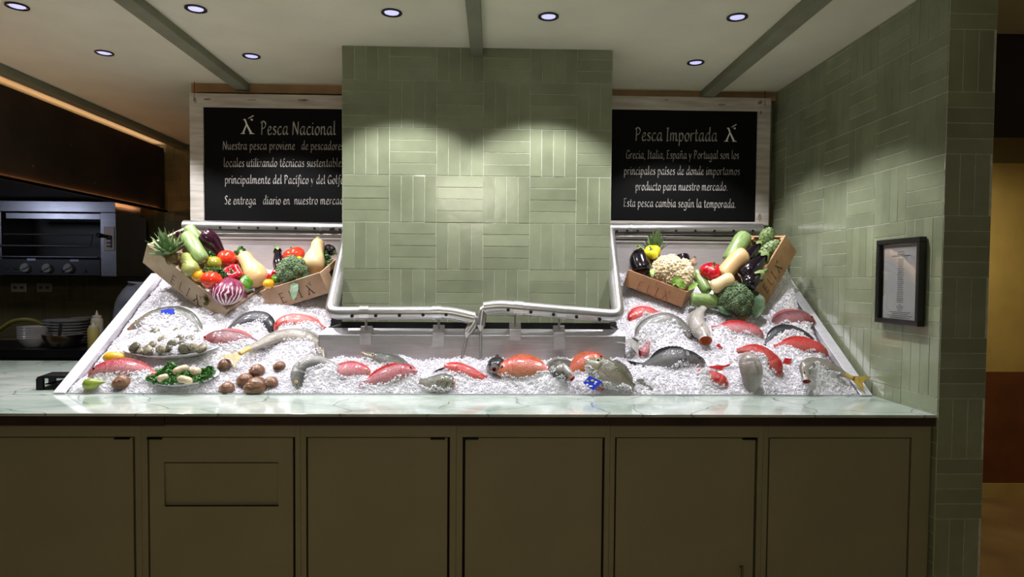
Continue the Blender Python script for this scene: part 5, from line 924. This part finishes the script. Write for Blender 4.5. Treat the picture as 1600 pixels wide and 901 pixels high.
RPEP = mat('crimson_pepper_skin', (196, 16, 36), .1, coat=.7, var=(6, .15)); GPEP = mat('green_pepper_skin', (84, 142, 36), .1, coat=.7, var=(6, .2)); YPEP = mat('yellow_pepper_skin', (226, 216, 40), .12, coat=.6, var=(6, .12), rgb2=(206, 190, 30))
def put(t_name, label, cat, base, grp): return thing(t_name, label, cat, base, grp)
def eggplant(k, stem, tip, r, label, m=AUB, mid=None, prof=(.42, .55, .62, .72, .84, .95, 1, 1, .92, .7, .35, .03), cal=True):
    a, b = V(k, *stem), V(k, *tip); P = [a, V(k, *mid), b] if mid else [a, b]; s = PX(a)*r; Q = spline(P, 30); f = np.interp(np.linspace(0, 1, 30), np.r_[np.linspace(0, .9, len(prof)-3), .955, .985, 1], prof); t = put('eggplant', label, 'eggplant', min(Q, key=lambda p: p[2]), 'eggplants in the crates')
    mb = MB(); mb.tube(Q, f*s, 22); mb.build('fruit', m, t, angle=180)
    if cal:
        d = unit(Q[2]-Q[0]); u = unit(np.cross(d, (0, .3, 1))); w = np.cross(d, u); mb = MB(); R = []
        for h, rr, lob in ((-.25, .34, 0), (.05, .52, 0), (.3, .60, .0), (.55, .66, .12), (.85, .70, .55)):
            ring = []
            for j in range(30):
                ang = j/30*6.283; c_ = .5+.5*math.cos(5*ang); hh = h-lob*(1-c_)*1.0; rad = rr*s*(1.03 if lob else 1); ring.append(Q[0]+d*s*hh+(u*math.cos(ang)+w*math.sin(ang))*rad)
            R.append(ring)
        mb.rings(R, True, False); cx = mb.build('calyx', CALYX, t, angle=180); st = MB(); st.tube([Q[0]-d*s*.1, Q[0]-d*s*.5, Q[0]-d*s*.8+u*s*.15], [s*.26, s*.18, s*.2], 10); st.build('stem', GSTEM, t)
    return t
def zucchini(k, pts, r, label, m=ZUC, taper=(.6, .88, 1, 1, 1, .98, .92, .6), cutend=True):
    P = [V(k, *p) for p in pts]; s = PX(P[0])*r; Q = spline(P, 30); f = np.interp(np.linspace(0, 1, 30), [0, .06, .2, .5, .7, .88, .96, 1], taper); t = put('zucchini', label, 'zucchini', min(Q, key=lambda p: p[2]), 'pale zucchini in the crates')
    MB().tube(Q, f*s, 24, lobes=10, amp=.012).build('fruit', m, t, angle=180, uv=True); d = unit(Q[-1]-Q[-2])
    if cutend: MB().tube([Q[-1]-d*.001, Q[-1]+d*s*.14], [s*.30, s*.26], 14).build('stem_end', CUT, t)
    return t
def butternut(k, pts, r, label, m=BUT, prof=(.2, .5, .62, .64, .66, .72, .86, .98, 1, .95, .78, .45, .05), stem=True, grp='butternut squashes'):
    P = [V(k, *p) for p in pts]; s = PX(P[0])*r; Q = spline(P, 36); f = np.interp(np.linspace(0, 1, 36), np.r_[0, .03, .1, np.linspace(.2, .85, 7), .92, .97, 1], prof); t = put('butternut_squash', label, 'squash', min(Q, key=lambda p: p[2]), grp)
    MB().tube(Q, f*s, 28).build('fruit', m, t, angle=180)
    if stem: d = unit(Q[0]-Q[2]); u = unit(np.cross(d, (0, 1, 0))); MB().tube([Q[0]-d*s*.05, Q[0]+d*s*.12, Q[0]+d*s*.4+u*s*.08], [s*.26, s*.14, s*.16], 10, lobes=5, amp=.15).build('stem', mat('tan_stem', (176, 160, 104), .6), t)
    return t
def tomato(k, px, py, r, label, m=TOM, flat=.86, axis=(.1, -.25, .95), h=0., cal=True, name='tomato', grp='tomatoes in the crates'):
    c = V(k, px, py, h); s = PX(c)*r; t = put(name, label, name, c-np.array((0, 0, s)), grp); ax = unit(axis)
    pr = [(math.sin(a)*s*(1-.0*a), math.cos(a)*s*flat-(.16*s*math.exp(-(math.sin(a)/.28)**2) if a < 1.2 else 0)) for a in np.linspace(.02, 3.12, 22)]
    MB().lathe(pr, c, ax, 32, lobes=10, amp=.02).build('fruit', m, t, angle=180)
    if cal:
        mb = MB(); u = unit(np.cross(ax, (0, 1, .2))); w = np.cross(ax, u); top = c+ax*s*(flat-.12)
        for j in range(5):
            an = j*1.2566; d = u*math.cos(an)+w*math.sin(an); e = np.cross(ax, d); mb.add([top+e*s*.05, top-e*s*.05, top+d*s*.25+e*s*.07+ax*s*.05, top+d*s*.25-e*s*.07+ax*s*.05, top+d*s*.5+ax*s*.02], [(0, 1, 3, 2), (2, 3, 4)])
        mb.tube([top-ax*s*.05, top+ax*s*.2], s*.06, 8); mb.build('calyx', GSTEM, t, recalc=False)
    return t
def pepper(k, px, py, r, label, m, axis, h=0., ln=1.25):
    c = V(k, px, py, h); s = PX(c)*r; ax = unit(axis); t = put('bell_pepper', label, 'pepper', c-np.array((0, 0, s)), 'bell peppers in the crates'); o = c+ax*s*ln*.5
    pr = [(.02, -.22), (.18, -.16), (.38, .0), (.62, .05), (.84, -.08), (.97, -.3), (1.0, -.55), (.95, -.85), (.82, -ln+.12), (.6, -ln-.06), (.36, -ln-.08), (.15, -ln+.02), (.02, -ln+.08)]
    MB().lathe([(a*s, b*s) for a, b in pr], o, ax, 40, lobes=4, amp=.24).build('fruit', m, t, angle=180); u = unit(np.cross(ax, (.3, 1, .2)))
    mb = MB(); mb.lathe([(.26*s, -.13*s), (.2*s, -.06*s), (.1*s, .0), (.075*s, .2*s)], o, ax, 14); mb.tube([o+ax*s*.15, o+ax*s*.35+u*s*.1], [s*.075, s*.085], 10); mb.build('stem', GSTEM, t); return t
def ico_pts(n):
    i = np.arange(n)+.5; ph = np.arccos(1-2*i/n); th = math.pi*(1+5**.5)*i; return np.c_[np.cos(th)*np.sin(ph), np.sin(th)*np.sin(ph), np.cos(ph)]
def low_ball(mb, c, r, mi=0):
    s = [(0, 0, 1)]+[(math.cos(a)*math.sin(p), math.sin(a)*math.sin(p), math.cos(p)) for p, o_ in ((.9, 0), (1.9, .5)) for a in (np.arange(6)+o_)*1.0472]+[(0, 0, -1)]
    f = [(0, 1+i, 1+(i+1) % 6) for i in range(6)]+[(1+i, 7+i, 1+(i+1) % 6) for i in range(6)]+[(1+(i+1) % 6, 7+i, 7+(i+1) % 6) for i in range(6)]+[(7+i, 13, 7+(i+1) % 6) for i in range(6)]
    mb.add([np.asarray(c)+np.array(p)*r for p in s], f, mi)
BROC = mat('broccoli_buds', (120, 142, 102), .8, var=(90, .35), rgb2=(82, 106, 74), bump=(240, .5)); BSTEM = mat('broccoli_stem', (138, 160, 104), .55, var=(20, .2)); CAUL = mat('cauliflower_curd', (238, 226, 194), .6, var=(30, .15), rgb2=(226, 204, 160), bump=(200, .4)); LEAFG = mat('light_green_leaf', (150, 184, 84), .5, var=(25, .3), rgb2=(110, 150, 60)); DLEAF = mat('blue_green_leaf', (92, 120, 84), .55, var=(25, .3), rgb2=(60, 88, 60))
def floret_head(name, label, cat, c, ax3, rx, nf, m, bump, stem=None, leaves=(), frac=.62, lump=.34, seed=3, nb=34, grp=None, depth=.7):
    """a dome of florets; ax3 = (right, away, up) axes, rx = (rx, ry, rz)"""
    R_ = np.random.default_rng(seed); t = put(name, label, cat, c-np.array((0, 0, rx[2]*.6)), grp); X, Y, Z = ax3; mb = MB()
    cen = [(p[0]*rx[0]*frac, p[1]*rx[1]*frac, p[2]*rx[2]*frac) for p in ico_pts(nf*2) if p[2] > -.35][:int(nf*1.5)]
    bp = ico_pts(nb)
    for q in cen:
        P = c+X*q[0]+Y*q[1]+Z*q[2]; r = min(rx)*lump*R_.uniform(.82, 1.18); mb.ball(P, r*.95, np.array([X, Y, Z]), 10, 6)
        for b in bp:
            d = unit(b+R_.normal(0, .1, 3)); low_ball(mb, P+(X*d[0]+Y*d[1]+Z*d[2])*r*(.93+R_.uniform(-.04, .05)), r*bump*R_.uniform(.75, 1.25))
    mb.ball(c-Z*rx[2]*.1, (rx[0]*.7, rx[1]*.7, rx[2]*.55), np.array([X, Y, Z]), 16, 8); mb.build('head', m, t, angle=180)
    if stem is not None: MB().tube(stem[0], stem[1], 14, lobes=5, amp=.05).build('stem', stem[2], t)
    for lp in leaves: leaf_part(t, *lp)
    return t
def leaf_part(t, P, w, m, name='leaf', ruf=.25, seed=1, up=(0, -1, .3)):
    R_ = np.random.default_rng(seed); Q = spline(P, 12); vs = []; n = 7; fs = []
    for i, q in enumerate(Q):
        T_ = unit(Q[min(i+1, 11)]-Q[max(i-1, 0)]); S = unit(np.cross(T_, up)); N_ = np.cross(S, T_); f = math.sin(math.pi*min(1, (i/11*.92+.08)))**.7
        for j in range(n):
            v = (j-(n-1)/2)/((n-1)/2); vs.append(q+S*v*w*f+N_*w*(.18*v*v+ruf*abs(v)*.5*math.sin(i*2.1+j*1.3)+R_.uniform(-.03, .03)))
    for i in range(11):
        for j in range(n-1): fs.append((i*n+j, i*n+j+1, (i+1)*n+j+1, (i+1)*n+j))
    return MB().add(vs, fs).build(name, m, t, recalc=False, angle=180)
def pine_crown(k, base, dirv, n, ln, label, m, seed=0, spread=.9):
    R_ = np.random.default_rng(seed); c = V(k, *base); s = PX(c); d0 = unit(dirv); u = unit(np.cross(d0, (0, 1, .1))); w = np.cross(d0, u); mb = MB()
    for i in range(n):
        f = i/n; an = i*2.4; out = (1-f)*spread*1.25+.08; d = unit(d0*(1-.35*(1-f))+(u*math.cos(an)+w*math.sin(an))*out); L_ = ln*s*R_.uniform(.75, 1.05)*(.75+.3*f); side = unit(np.cross(d, d0)+1e-6); nn = np.cross(side, d); P = []
        st = c+(u*math.cos(an)+w*math.sin(an))*s*4*(1-f)
        for q, wd in ((0, .9), (.3, 1), (.6, .8), (.85, .42), (1, .04)):
            p = st+d*L_*q-d0*L_*.16*q*q*(1-f)+nn*0; ww = s*(3.0 if spread < .6 else 4.0)*wd; P.append([p+side*ww, p-nn*ww*.35, p-side*ww])
        vs = [x for r in P for x in r]; mb.add(vs, [(r*3+j, r*3+j+1, (r+1)*3+j+1, (r+1)*3+j) for r in range(4) for j in (0, 1)])
    t = put('pineapple', label, 'pineapple', c-np.array((0, 0, .03)), 'pineapple crowns'); mb.build('leaf_crown', m, t, recalc=False, angle=60)
    mb = MB(); mb.ball(c-d0*s*9, (s*11, s*11, s*12), np.array([u, w, d0]), 20, 10); mb.build('fruit_top', mat('pineapple_rind', (140, 116, 62), .55, var=(70, .5), rgb2=(80, 66, 40), bump=(80, .4)), t)
    return t
PINEL = mat('pineapple_leaf', (122, 146, 96), .45, var=(30, .3), rgb2=(78, 108, 66)); ARTI = mat('artichoke_bract', (136, 158, 104), .5, var=(25, .25), rgb2=(98, 122, 74))
def artichoke(k, px, py, r, label, axis, ln=1.15, h=0.):
    c = V(k, px, py, h); s = PX(c)*r; ax = unit(axis); u = unit(np.cross(ax, (0, 1, .2))); w = np.cross(ax, u); t = put('artichoke', label, 'artichoke', c-np.array((0, 0, s)), 'artichokes in the steep crate'); mb = MB(); mb.ball(c, (s*.86, s*.86, s*ln*.92), np.array([u, w, ax]), 18, 10)
    for ring in range(7):
        z = -.75+ring*.27; rr = math.sqrt(max(.02, 1-z*z))
        for j in range(8):
            an = (j+.5*(ring % 2))*.785; d = u*math.cos(an)+w*math.sin(an); e = np.cross(ax, d); b = c+ax*s*ln*(z-.15)+d*s*rr*.92; hh = s*.62; tipd = d*s*max(.05, rr*.96-.12-.12*ring*.3)
            tip = c+ax*(s*ln*(z-.15)+hh)+tipd; mm_ = (b+tip)/2+d*s*.14; ww = s*.36
            mb.add([b+e*ww*.7, b+d*s*.05, b-e*ww*.7, mm_+e*ww, mm_+d*s*.07, mm_-e*ww, tip+e*ww*.12, tip+d*s*.02, tip-e*ww*.12], [(0, 1, 4, 3), (1, 2, 5, 4), (3, 4, 7, 6), (4, 5, 8, 7)])
    mb.build('bracts', ARTI, t, recalc=False, angle=60); MB().tube([c-ax*s*ln*.8, c-ax*s*ln*1.35], [s*.25, s*.22], 10).build('stem', BSTEM, t); return t
# ---- long left crate
pine_crown(1, (266, 396, .02), (-.25, -.35, .9), 46, 42, 'spiky green leaf crown at the left end of the long crate', PINEL, 1, spread=1.1)
eggplant(1, (284, 372, .0), (279, 362, .01), 6.5, 'small purple eggplant end between leaf crown and zucchini', AUB2, cal=False)
zucchini(1, [(312, 392, -.02), (304, 372, .0), (294, 354, .015)], 9.5, 'pale zucchini lying behind the other at the top of the long crate', ZUC2, cutend=False)
zucchini(1, [(291, 366, .04), (301, 382, .05), (310, 397, .05), (318, 408, .04)], 11.5, 'pale zucchini in front, lying lengthwise across the long crate', ZUC2)
eggplant(1, (347, 399, .0), (313, 364, .05), 14.5, 'wine coloured eggplant with rounded top end in the long crate', AUB2, mid=(333, 380, .03), cal=False)
butternut(1, [(289, 398, .03), (294, 410, .035), (302, 429, .03)], 12.5, 'small green pear shaped squash below the front zucchini', mat('green_squash_skin', (128, 152, 82), .4, coat=.2, var=(12, .25), rgb2=(170, 168, 92)), stem=False, grp='small squashes')
tomato(1, 333, 411, 13, 'green and orange tomato below the zucchini end', GTOM, h=.02, cal=False)
tomato(1, 346, 414, 10, 'green tomato half hidden behind the top red tomato', mat('green_tomato_skin', (110, 150, 56), .15, coat=.5), h=-.01, cal=False)
tomato(1, 310.5, 430.5, 11, 'yellow orange tomato left of the lower red tomato', YTOM, h=.02, cal=False)
tomato(1, 331, 438, 16.5, 'large red tomato low in the long crate with dark blossom end', TOM, h=.045, axis=(.2, .3, .9), cal=False)
tomato(1, 354.5, 403, 14.5, 'shiny red tomato uppermost beside the butternut squash', TOM, h=.03, cal=False)
pepper(1, 363.5, 427, 14.5, 'crimson bell pepper showing its green stem to the viewer', RPEP, (.1, -.85, .45), h=.05, ln=1.0)
pepper(1, 375, 411, 10, 'crimson bell pepper half hidden behind the butternut neck', RPEP, (-.3, -.2, .9), h=-.0)
pepper(1, 381, 446, 15, 'green bell pepper right of the radicchio', GPEP, (-.75, -.3, .5), h=.03)
butternut(1, [(380, 397, .055), (387, 410, .06), (397, 425, .06), (409, 445, .05)], 17.5, 'big butternut squash leaning in the right end of the long crate')
RAD = bpy.data.materials.new('radicchio_leaf')
def radicchio():
    m = RAD; m.use_nodes = True; n, L, b = nodes_of(m); uv = n.new('ShaderNodeUVMap'); no = n.new('ShaderNodeTexNoise'); tc = n.new('ShaderNodeTexCoord'); L.new(tc.outputs['Object'], no.inputs[0]); no.inputs['Scale'].default_value = 24
    sp = n.new('ShaderNodeSeparateXYZ'); L.new(uv.outputs[0], sp.inputs[0])
    def mth(op, a, c=0.):
        k_ = n.new('ShaderNodeMath'); k_.operation = op
        for i, x in enumerate((a, c)):
            if isinstance(x, float): k_.inputs[i].default_value = x
            else: L.new(x, k_.inputs[i])
        return k_.outputs[0]
    w = mth('SINE', mth('ADD', mth('MULTIPLY', sp.outputs['X'], 138.), mth('MULTIPLY', no.outputs[0], 11.))); vein = mth('GREATER_THAN', mth('ADD', w, mth('MULTIPLY', mth('SUBTRACT', .52, sp.outputs['Y']), 2.6)), .62)
    mx = n.new('ShaderNodeMixRGB'); L.new(vein, mx.inputs[0]); mx.inputs[1].default_value = lin((112, 30, 66)); mx.inputs[2].default_value = lin((226, 208, 210)); L.new(mx.outputs[0], b.inputs['Base Color']); b.inputs['Roughness'].default_value = .35; b.inputs['Coat Weight'].default_value = .2
    c = V(1, 357, 456, .05); s = PX(c)*22.5; t = put('radicchio', 'round purple radicchio with white veins at the low corner of the long crate', 'radicchio', c-np.array((0, 0, s)), None); X = unit((.95, -.05, -.2)); Z = unit((.15, -.55, .8)); Z = unit(Z-(Z@X)*X); Y = np.cross(Z, X); Zv = unit((.05, .25, .9)); 
    mb = MB(); R = []; uv_ = []
    for i in range(19):
        a = .03+(3.08)*i/18
        for_ = []
        for j in range(40):
            q = j/40*6.283; rr = 1+.04*math.sin(5*q+2*a)+.02*math.sin(11*q); for_.append(c+(np.array((1, 0, 0))*math.sin(a)*math.cos(q)*1.08+np.array((0, 1, 0))*math.sin(a)*math.sin(q)+Zv*math.cos(a)*.9)*s*rr); uv_.append((j/40, 1-i/18))
        R.append(for_)
    mb.rings(R, True, True, 0, uv_); mb.build('head', RAD, t, uv=True, angle=180)
    for sd, (p0, p1, w_) in enumerate((((339, 455), (356, 437), 11), ((345, 444), (372, 440), 10), ((376, 452), (386, 466), 9))):
        a_, b_ = V(1, *p0, .06), V(1, *p1, .06); leaf_part(t, [a_, (a_+b_)/2+np.array((0, -.02, .012)), b_], PX(a_)*w_*.6, mat('purple_leaf_edge', (120, 32, 72), .35, var=(40, .3), rgb2=(170, 90, 120)), 'outer_leaf', .5, sd)
radicchio()
for i, (k, pts, lab) in enumerate(((1, ((323, 398, .03), (329, 400, .03)), 'curly kale sprig above the green and orange tomato'), (1, ((322, 424, .05), (332, 423, .06), (344, 424, .06), (350, 430, .06)), 'curly kale sprig lying between the two red tomatoes'), (1, ((371, 397, .02), (376, 392, .02)), 'curly kale sprig behind the butternut stem'), (1, ((379, 424, .04), (381, 432, .04), (376, 418, .03)), 'curly kale sprig between crimson pepper and butternut'), (2, ((507, 398, -.02), (511, 404, -.02), (506, 411, -.02), (512, 413, -.01)), 'curly kale sprig right of the upright butternut squash'))):
    mb = MB(); 
    for j, p in enumerate(pts): q = V(k, *p); clump(mb, q, np.array((5.5, 5.5, 5.5))*PX(q), 38, PX(q)*2.6, 100+10*i+j)
    tag(mb.build('kale_sprig', KALE, smooth=False, recalc=False), lab, 'kale', 'curly kale sprigs')
q = V(1, 322, 471, .0); q = hit(322, 470, CR_[1][2], np.array((-1.8697, 3.6984, 1.6724))-CR_[1][2]*.012); mb = MB()
for dz in (-6, 0, 6): clump(mb, q+np.array((0, 0, dz*PX(q))), np.array((3, 2, 4))*PX(q), 14, PX(q)*2.6, 77+dz)
tag(mb.build('dried_sprig', mat('dry_green_sprig', (140, 136, 84), .6, var=(40, .3)), smooth=False, recalc=False), 'small dry sprig hanging on the front of the long crate', 'sprig')
# ---- crate with the hand hole
eggplant(2, (433, 389, -.02), (438, 424, -.01), 9.5, 'glossy black eggplant standing upright at the left of the hand hole crate')
tomato(2, 459, 398, 17, 'large red tomato behind the broccoli', TOM, flat=.72, h=-.02, axis=(-.3, -.2, .93))
pepper(2, 461, 408, 12, 'yellow bell pepper peeping out above the broccoli', YPEP, (.2, -.3, .9), h=.0)
c = V(2, 457, 424, .045); s = PX(c)
floret_head('broccoli', 'green broccoli head with drooping leaf on the hand hole crate', 'broccoli', c, (np.array((1., 0, 0)), unit((0, .8, .6)), unit((-.0, -.6, .8))), (s*25, s*24, s*24), 13, BROC, .14, (spline([c-np.array((0, 0, s*8)), V(2, 459, 450, .05), V(2, 459, 466, .05)], 8), [s*7, s*6.5, s*6, s*5.5, s*5, s*4, s*3, s*2], BSTEM),
            [([V(2, 462, 440, .07), V(2, 460, 452, .08), V(2, 459, 470, .07)], s*6, DLEAF), ([V(2, 470, 430, .06), V(2, 480, 430, .06), V(2, 484, 434, .05)], s*4, DLEAF)], seed=5, lump=.42, nb=100, grp='broccoli heads')
butternut(2, [(497, 376, .01), (496, 388, .01), (492, 403, .02), (488, 424, .02)], 16, 'pale butternut squash standing upright in the hand hole crate', BUT2)
eggplant(2, (522, 394, -.03), (508, 388, -.03), 9, 'black eggplant lying at the right end of the hand hole crate', prof=(.6, .8, .9, 1, 1, 1, 1, .95, .85, .6, .3, .03))
tomato(2, 420, 443.5, 9, 'small yellow tomato at the low left corner of the hand hole crate', YTOM, h=.03, cal=False)
for a_, b_, r_, lab in (((416, 434, .02), (427, 430, .02), 5, 'small red chilli pepper left of the broccoli, lower one'), ((424, 427, .015), (434, 424, .015), 4.5, 'small red chilli pepper left of the broccoli, upper one')):
    P = spline([V(2, *a_), V(2, *b_)], 10); t = put('chilli_pepper', lab, 'chilli', P[0], 'red chillies'); MB().tube(P, [PX(P[0])*r_*x for x in (.2, .5, .75, .9, 1, 1, 1, .95, .8, .3)], 14).build('fruit', RPEP, t, angle=180); MB().tube([P[-1], P[-1]+(P[-1]-P[0])*.25], [PX(P[0])*1.6, PX(P[0])*1.2], 8).build('stem', GSTEM, t)
pepper(2, 432, 436, 7.5, 'small green bell pepper wedged left of the broccoli', GPEP, (.2, -.3, .9), h=.02)
# ---- tan crate
eggplant(3, (1000, 392, -.01), (1006, 428, .02), 15.5, 'big black eggplant at the left end of the tan crate', prof=(.4, .62, .8, .92, 1, 1, 1, 1, .95, .75, .4, .03), mid=(999, 408, .01))
pine_crown(3, (1023, 396, -.05), (.02, -.12, 1), 36, 40, 'upright spiky leaf crown behind the yellow pepper', PINEL, 4, spread=.42)
mb = None
pepper(3, 1018.5, 394, 13, 'bright yellow bell pepper on top of the black eggplant', YPEP, (-.35, -.5, .75), h=.03, ln=1.1)
c = V(3, 1051, 426, .03); s = PX(c)
floret_head('cauliflower', 'large cream cauliflower head filling the tan crate', 'cauliflower', c, (unit((.93, -.1, -.3)), unit((.1, .8, .5)), unit((.25, -.55, .8))), (s*37, s*28, s*27), 15, CAUL, .15, None,
            [([V(3, 1050, 444, .09), V(3, 1056, 438, .11), V(3, 1064, 444, .10), V(3, 1070, 452, .08)], s*7, LEAFG, 'leaf', .6, 2), ([V(3, 1018, 420, .05), V(3, 1019, 428, .06), V(3, 1020, 434, .05)], s*3.5, LEAFG, 'leaf', .4, 3), ([V(3, 1075, 452, .06), V(3, 1084, 446, .06), V(3, 1090, 440, .05)], s*4, LEAFG, 'leaf', .4, 4)], seed=8, lump=.46, nb=110)
eggplant(3, (1070, 420, -.07), (1064, 398, -.05), 12, 'round black eggplant top behind the cauliflower', cal=False, prof=(.6, .8, .95, 1, 1, 1, 1, 1, .92, .7, .4, .03))
c = V(3, 1083, 410, -.04); s = PX(c); t = put('garlic', 'dry papery garlic bulb behind the right end of the cauliflower', 'garlic', c-np.array((0, 0, s*6)), None); MB().lathe([(.1*s, -6*s), (4*s, -5.5*s), (6.5*s, -2*s), (5.5*s, 2*s), (2.2*s, 5*s), (1.5*s, 8*s), (2.4*s, 10*s)], c, (.3, 0, 1), 18, lobes=6, amp=.12).build('bulb', mat('papery_garlic_skin', (196, 172, 140), .6, var=(25, .2), rgb2=(150, 116, 88)), t, angle=180)
def Pice(px, py, a, h=.02):
    n = np.array((0, -math.sin(math.radians(58)), math.cos(math.radians(58)))); return hit(px, py, n, ice_hit(*a)+n*h)
PL[5] = (ice_hit(1100, 486), np.array((0, -math.sin(math.radians(58)), math.cos(math.radians(58)))))
zucchini(5, [(1086, 424, .015), (1096, 440, .025), (1106, 456, .03)], 9, 'striped green zucchini between the tan crate and the small squash', ZUC)
zucchini(5, [(1120, 471, .05), (1102, 470, .05), (1080, 467, .05)], 11.5, 'thick pale zucchini lying on the ice left of the big broccoli', ZUC, taper=(.8, .95, 1, 1, .98, .95, .93, .85), cutend=False)
# ---- steep crate
zucchini(4, [(1164, 367, .0), (1153, 386, .01), (1139, 410, .0)], 13.5, 'pale zucchini standing against the steel back panel', ZUC2, cutend=False)
eggplant(4, (1187, 380, .02), (1160, 412, .02), 11, 'black eggplant behind the leaning butternut squash')
artichoke(4, 1199, 371, 12.5, 'round green artichoke at the top of the steep crate', (.05, -.45, .85), h=.01)
artichoke(4, 1201, 391, 11.5, 'long green artichoke head below the round one', (.75, -.25, .85), ln=1.75, h=.035)
eggplant(4, (1196, 399, .06), (1160, 436, .06), 15, 'large black eggplant slanting across the steep crate', mid=(1180, 416, .065))
eggplant(4, (1190, 427, .075), (1164, 447, .06), 14, 'lower black eggplant with ragged pale calyx above the broccoli')
butternut(4, [(1128, 432, .075), (1140, 418, .08), (1153, 405, .085), (1168, 398, .08)], 15.5, 'yellow butternut squash leaning with its rounded end up', prof=(.5, .8, .85, .86, .86, .88, .9, .94, .98, 1, .85, .5, .05), stem=False)
pepper(4, 1113, 425, 18.5, 'crimson bell pepper standing between cauliflower and butternut', RPEP, (.12, -.35, .9), h=.07, ln=1.15)
butternut(4, [(1111, 450, .11), (1120, 446, .115), (1131, 440, .11), (1147, 436, .10)], 12, 'short peanut shaped pale squash above the big broccoli', BUT2, prof=(.15, .62, .88, .95, .88, .84, .86, .94, 1, .98, .82, .5, .05), stem=False)
c = Pice(1147, 468, (1148, 498), .07); s = PX(c)
floret_head('broccoli', 'big dark green broccoli head resting on the ice below the steep crate', 'broccoli', c, (unit((.97, 0, -.2)), unit((.0, .85, .5)), unit((.15, -.5, .85))), (s*33, s*29, s*28), 20, BROC, .11, ([c-np.array((-s*6, -.01, s*10)), c-np.array((-s*14, .0, s*22)), c-np.array((-s*17, .005, s*31))], [s*12, s*9, s*8], mat('pale_brown_stalk', (190, 150, 110), .55, var=(20, .2))),
            [([Pice(1176, 456, (1148, 498), .10), Pice(1184, 472, (1148, 498), .11), Pice(1180, 497, (1148, 498), .08)], s*11, DLEAF, 'leaf', .3, 6), ([Pice(1122, 472, (1148, 498), .08), Pice(1128, 484, (1148, 498), .085), Pice(1146, 492, (1148, 498), .07)], s*5, DLEAF, 'leaf', .4, 7)], seed=9, lump=.42, nb=150, grp='broccoli heads')
# ---- fruit on the ice at the far left
p = ice_hit(180, 566); s = PX(p); c = p+np.array((0, 0, s*7)); t = put('lemon', 'yellow lemon against the left side panel above the pink snapper', 'lemon', c-np.array((0, 0, s*8)), None)
MB().tube([c+np.array((x*s, 0, -x*.04*s)) for x in (-19, -17.5, -16, -12, -6, 0, 6, 12, 15)], [s*x for x in (1, 3, 5, 8.2, 9.3, 9.3, 8.6, 6, .5)], 22).build('fruit', mat('lemon_skin', (236, 184, 40), .35, var=(9, .1), bump=(140, .08), coat=.2), t, angle=180)
p = ice_hit(146, 608); s = PX(p); c = p+np.array((0, -.01, s*8.5)); t = put('fig', 'green fig shaped fruit at the front left corner of the ice', 'fruit', c-np.array((0, 0, s*8)), None)
MB().tube([c+np.array((x*s, 0, y*s)) for x, y in ((-14, 0), (-13, 0), (-10, 0), (-5, 0), (0, .3), (6, 1), (10, 2), (15, 2.6), (19, 3))], [s*x for x in (.5, 4, 7.5, 9.2, 9, 7, 4.5, 2, 1.2)], 22).build('fruit', mat('lime_green_skin', (158, 172, 62), .35, var=(12, .25), rgb2=(112, 136, 44), coat=.3), t, angle=180)
